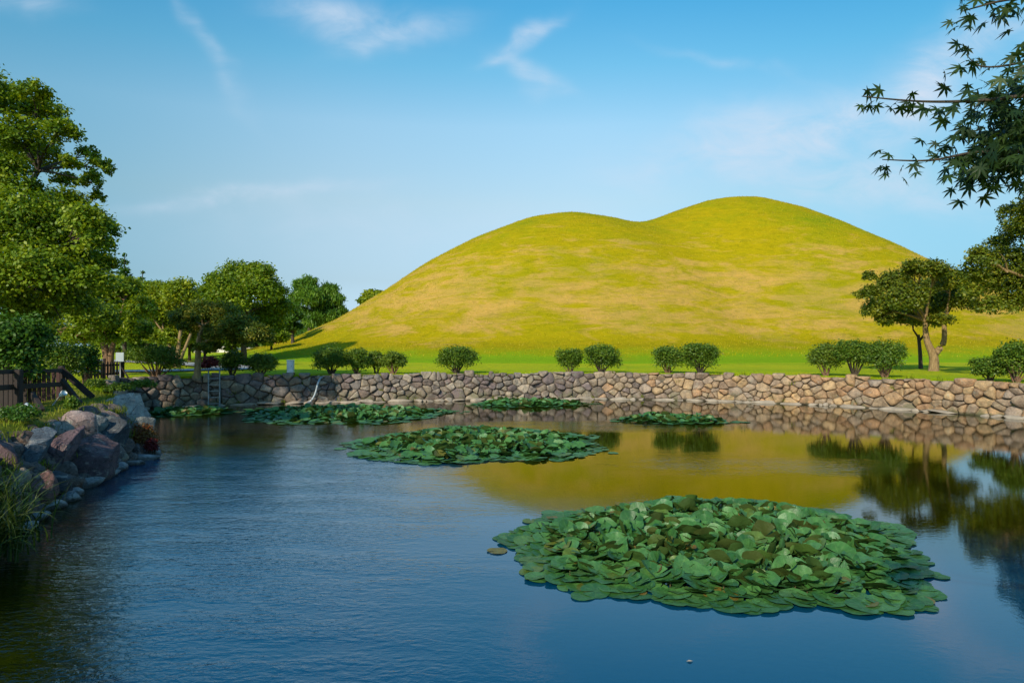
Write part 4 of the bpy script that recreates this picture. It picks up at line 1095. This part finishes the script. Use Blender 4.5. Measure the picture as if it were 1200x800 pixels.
# picket fence
pf_ = thing('picket_fence', P(120, 446, 29.6), 'dark wooden picket fence stretch standing behind the left bank', 'fence')
pf_.location.z = LAWN
A = Vector(((99-CX)/F*29.0, 29.0, 0)); B = Vector(((144-CX)/F*30.4, 30.4, 0))
for k in range(3):
    p = A.lerp(B, k/2); mb = MB(); mb.box((p.x, p.y, LAWN+.42), (.10, .10, .95), None, .01); mb.build('post', M['timber'], pf_)
for z in (.22, .60):
    mb = MB(); mb.beam(A+Vector((0, -.06, LAWN+z)), B+Vector((0, -.06, LAWN+z)), .03, .08); mb.build('rail', M['timber'], pf_)
for k in range(12):
    p = A.lerp(B, (k+.5)/12); mb = MB(); h = .78
    x0, y0 = p.x, p.y-.095
    mb.add([(x0-.04, y0, LAWN+.04), (x0+.04, y0, LAWN+.04), (x0+.04, y0, LAWN+h-.06), (x0, y0, LAWN+h), (x0-.04, y0, LAWN+h-.06)]+[(x0-.04, y0+.022, LAWN+.04), (x0+.04, y0+.022, LAWN+.04), (x0+.04, y0+.022, LAWN+h-.06), (x0, y0+.022, LAWN+h), (x0-.04, y0+.022, LAWN+h-.06)],
           [(0, 1, 2, 3, 4), (9, 8, 7, 6, 5)]+[(i, i+5, (i+1) % 5+5, (i+1) % 5) for i in range(5)])
    mb.build('picket', M['timber'], pf_)
# dark timber railing with sloping braces on the left bank
Yt = 17.0
tr_ = thing('timber_railing', tuple(P(40, 480, Yt).xy)+(LAWN,), 'dark timber railing with boards and sloping braces in the shade at left', 'railing')
def TP(px, py, Yv): return P(px, py, Yv)
for px, Yv in ((-14, 14.6), (22, 15.6), (72, 18.6)):
    p = TP(px, 440, Yv); mb = MB(); mb.box((p.x, p.y, LAWN+.40), (.13, .13, 1.0), None, .012); mb.build('post', M['timber'], tr_)
mb = MB(); mb.beam(TP(-14, 455, 14.5), TP(72, 450, 18.5), .07, .12); mb.build('rail', M['timber'], tr_)
mb = MB(); mb.beam(TP(-14, 436, 14.5), TP(72, 434, 18.5), .07, .10); mb.build('rail', M['timber'], tr_)
mb = MB(); mb.beam(TP(70, 431, 18.5), TP(109, 466, 18.9), .10, .16); mb.build('brace', M['timber'], tr_)
mb = MB(); mb.beam(TP(73, 446, 17.6), TP(95, 474, 16.9), .09, .13); mb.build('brace', M['timber'], tr_)
mb = MB(); mb.beam(TP(38, 462, 15.6), TP(50, 482, 15.0), .09, .13); mb.build('brace', M['timber'], tr_)
for k in range(16):
    f = k/15; px = -12+f*84; Yv = 14.62+f*3.95
    a, c_ = TP(px, 434, Yv), TP(px, 478, Yv)
    mb = MB(); mb.box((a.x, a.y+.06, (a.z+LAWN)/2), (.10, .025, a.z-LAWN-.05), None, .004); mb.build('board', M['timber_red' if k > 8 else 'timber'], tr_)
# garden spotlights by the railing
for px, py, Yv, ax, lab in ((73, 462, 16.6, 1, 'white headed garden spotlight on a slanting stake under the sloping beam'), (34, 477, 14.8, -1, 'small dim garden spotlight near the foot of the railing at left')):
    p = P(px, py, Yv); sl_ = thing('garden_spotlight', (p.x-.15, p.y, LAWN), lab, 'lamp', 'garden spotlights')
    mb = MB(); mb.tube([(p.x-.26*ax, p.y, LAWN-.03), (p.x-.05*ax, p.y, p.z-.03)], .018, 7); mb.build('stake', M['grey_metal'], sl_, True)
    mb = MB(); mb.tube([(p.x-.07*ax, p.y, p.z-.05), (p.x-.04*ax, p.y, p.z-.025), (p.x+.06*ax, p.y-.03, p.z+.035), (p.x+.075*ax, p.y-.035, p.z+.045)], [.02, .05, .075, .07], 12); mb.build('lamp_head', M['white_paint'], sl_, True)

# houses glimpsed under the trees
def house(px, Y, wd, dp, h, rh, wallm, roofm, label):
    x = (px-CX)/F*Y; hs2 = thing('house', (x, Y, LAWN), label, 'house', 'low houses beyond the trees')
    mb = MB(); mb.box((x, Y, LAWN+h/2), (wd, dp, h)); mb.build('wall', wallm, hs2)
    mb = MB(); e = .6; z = LAWN+h+.002
    mb.add([(x-wd/2-e, Y-dp/2-e, z), (x+wd/2+e, Y-dp/2-e, z), (x+wd/2+e, Y+dp/2+e, z), (x-wd/2-e, Y+dp/2+e, z), (x-wd/2+.2, Y, z+rh), (x+wd/2-.2, Y, z+rh)], [(3, 2, 1, 0), (0, 1, 5, 4), (2, 3, 4, 5), (1, 2, 5), (3, 0, 4)])
    mb.build('roof', roofm, hs2)
    nw = max(2, int(wd/2.4))
    for k in range(nw):
        xx = x-wd/2+wd*(k+.5)/nw; mb = MB()
        if k == nw//2: mb.box((xx, Y-dp/2-.02, LAWN+1.0), (.95, .05, 2.0)); mb.build('door', M['timber'], hs2)
        else: mb.box((xx, Y-dp/2-.02, LAWN+1.5), (1.1, .05, 1.1)); mb.build('window', M['glass'], hs2)
house(258, 150, 9, 6, 2.5, 1.8, M['plaster'], M['roof_grey'], 'pale walled low house seen under the pine and the domed tree')
house(281, 160, 8, 6, 2.8, 1.8, M['plaster'], M['roof_grey'], 'white house with a grey roof behind the pine, partly hidden by branches')
house(312, 165, 8, 6, 2.5, 1.8, M['plaster_orange'], M['roof_red'], 'orange walled low house with a red roof left of the hill foot')

# ------------------------------------------------------------------ overhanging maple at the right
mp = thing('maple_tree', (3.9, 2.5, LAWN), 'maple with dark pointed leaves reaching into the upper right corner', 'tree')
r_ = np.random.default_rng(91)
mb = MB()
mb.tube(catmull([(3.9, 2.5, LAWN-.1), (3.85, 2.55, 2.4), (3.7, 2.6, 3.4), (3.6, 2.6, 4.3), (3.7, 2.7, 5.2)], 5, False), list(np.linspace(.16, .06, 20)), 10)
twigs = []
def bough(pts, r0, r1):
    pc = catmull([tuple(p) for p in pts], 6, False); pc = np.vstack([pc, np.array(pts[-1])])
    mb.tube(pc, list(np.linspace(r0, r1, len(pc))), 6); twigs.append(pc); return pc
hub = Vector((3.72, 2.6, 3.3)); hub2 = Vector((3.62, 2.6, 4.1))
Ym = 2.6
bough([hub, P(1330, 130, 2.65), P(1230, 112, 2.6), P(1150, 118, 2.55), P(1080, 119, 2.5), P(1010, 113, 2.45)], .013, .0016)
bough([hub, P(1320, 190, 2.7), P(1230, 180, 2.65), P(1150, 178, 2.6), P(1090, 188, 2.55), P(1034, 187, 2.5)], .013, .0016)
bough([hub2, P(1320, -40, 2.7), P(1230, -10, 2.65), P(1170, 2, 2.6), P(1126, 14, 2.55)], .013, .0016)
bough([hub2, P(1320, 40, 2.7), P(1240, 60, 2.65), P(1190, 75, 2.6), P(1150, 78, 2.6), P(1132, 64, 2.6)], .009, .0012)
bough([hub, P(1300, 190, 2.75), P(1220, 190, 2.7), P(1165, 198, 2.65), P(1135, 206, 2.6)], .011, .0015)
bough([hub, P(1300, 110, 2.7), P(1230, 130, 2.75), P(1180, 150, 2.7), P(1150, 165, 2.7)], .011, .0015)
for k in range(16):   # the part of the crown outside the frame
    a = r_.uniform(-.9, 2.6); e = Vector((4.0+1.9*math.cos(a), 2.6+1.6*math.sin(a)*.7, r_.uniform(3.2, 5.6)))
    if e.x < .84*e.y: e.x = .84*e.y+.2
    bough([hub2 if k % 2 else hub, (hub2+e)/2+Vector((0, 0, .25)), e], .028, .003)
mb.build('trunk', M['bark_dark'], mp, True)
# palmate leaf outline: seven pointed lobes
def maple_outline():
    lobes = [(-128, .48), (-82, .72), (-42, .92), (0, 1.0), (42, .92), (82, .72), (128, .48)]
    o_ = [(0, -.06)]
    for i, (a, l) in enumerate(lobes):
        th = R(90-a); wdt = .115
        c_ = np.array([math.cos(th), math.sin(th)]); s_ = np.array([c_[1], -c_[0]])
        o_.append(tuple(c_*l*.52-s_*wdt*l)); o_.append(tuple(c_*l)); o_.append(tuple(c_*l*.52+s_*wdt*l))
        if i < 6:
            th2 = R(90-(a+lobes[i+1][0])/2); o_.append((.26*math.cos(th2), .26*math.sin(th2)))
    return np.array(o_)
MO = maple_outline()
# order runs from lobe -128 (right of stalk on screen) round to +128
LV = []; LF = []; LT = []
def put_leaf(p, size, tipdir, nor, tint):
    y_ = np.array(tipdir, float); n_ = np.array(nor, float); n_ = n_-y_*n_.dot(y_)/y_.dot(y_); y_ /= np.linalg.norm(y_); n_ /= np.linalg.norm(n_)
    x_ = np.cross(y_, n_); b0 = len(LV)
    LV.append(p)
    for (u, v) in MO:
        d = math.hypot(u, v)
        LV.append(p+size*(x_*u+y_*v-n_*.22*d*d))
    k = len(MO)
    for i in range(k): LF.append((b0, b0+1+i, b0+1+(i+1) % k)); LT.append(tint)
def leaves_at(p, cnt, size=.049, drop=.8):
    for _ in range(cnt):
        q_ = np.array(p)+r_.normal(0, .03, 3)
        a = r_.uniform(0, 6.28)
        tip = np.array([math.cos(a)*.8-.35, math.sin(a)*.6, -drop*r_.uniform(.25, 1.2)])
        nor = unit(np.array([r_.normal(0, .5), -.55+r_.normal(0, .45), .75]))
        put_leaf(q_+unit(tip)*.02, size*r_.uniform(.7, 1.2), tip, nor, r_.uniform(0, 1))
for i, pc in enumerate(twigs):
    vis = i < 6
    for k in range(len(pc)):
        p = pc[k]
        if k < len(pc)*.35 and vis: continue
        u = p[0]/p[1]*F+CX
        if vis:
            if u < 1150:
                if i in (2, 3) and r_.random() < .3: continue
                leaves_at(p, 3 if r_.random() < .5 else 1)
            else:
                m_ = 8 if i in (0, 1, 4, 5) else 2
                for _ in range(m_): leaves_at(p+r_.normal(0, 1, 3)*np.array([.06, .10, .045]), 1)
        else:
            for _ in range(4): leaves_at(p+r_.normal(0, .14, 3), 1)
# extra sprays that fill the right hand mass
for (px, py, n, sx, sy) in ((1198, 88, 22, 10, 10), (1186, 116, 52, 15, 9), (1194, 146, 46, 12, 10), (1176, 176, 58, 20, 7), (1197, 196, 10, 10, 6), (1160, 196, 8, 14, 5), (1192, 6, 7, 12, 6), (1160, 8, 4, 14, 5), (1198, 190, 14, 6, 10), (1168, 142, 6, 12, 8), (1150, 122, 6, 10, 8), (1195, 78, 4, 6, 6), (1138, 186, 6, 9, 5), (1146, 204, 5, 7, 5), (1130, 172, 3, 6, 4)):
    for _ in range(n):
        q_ = np.array(P(px+r_.normal(0, sx), py+r_.normal(0, sy), 2.62+r_.normal(0, .10)))
        if q_[0]/q_[1]*F+CX < 1128: continue
        leaves_at(q_, 1)
np_mesh('leaves', np.array(LV), np.array(LF), M['leaf_maple'], mp, np.array(LT), n=3)
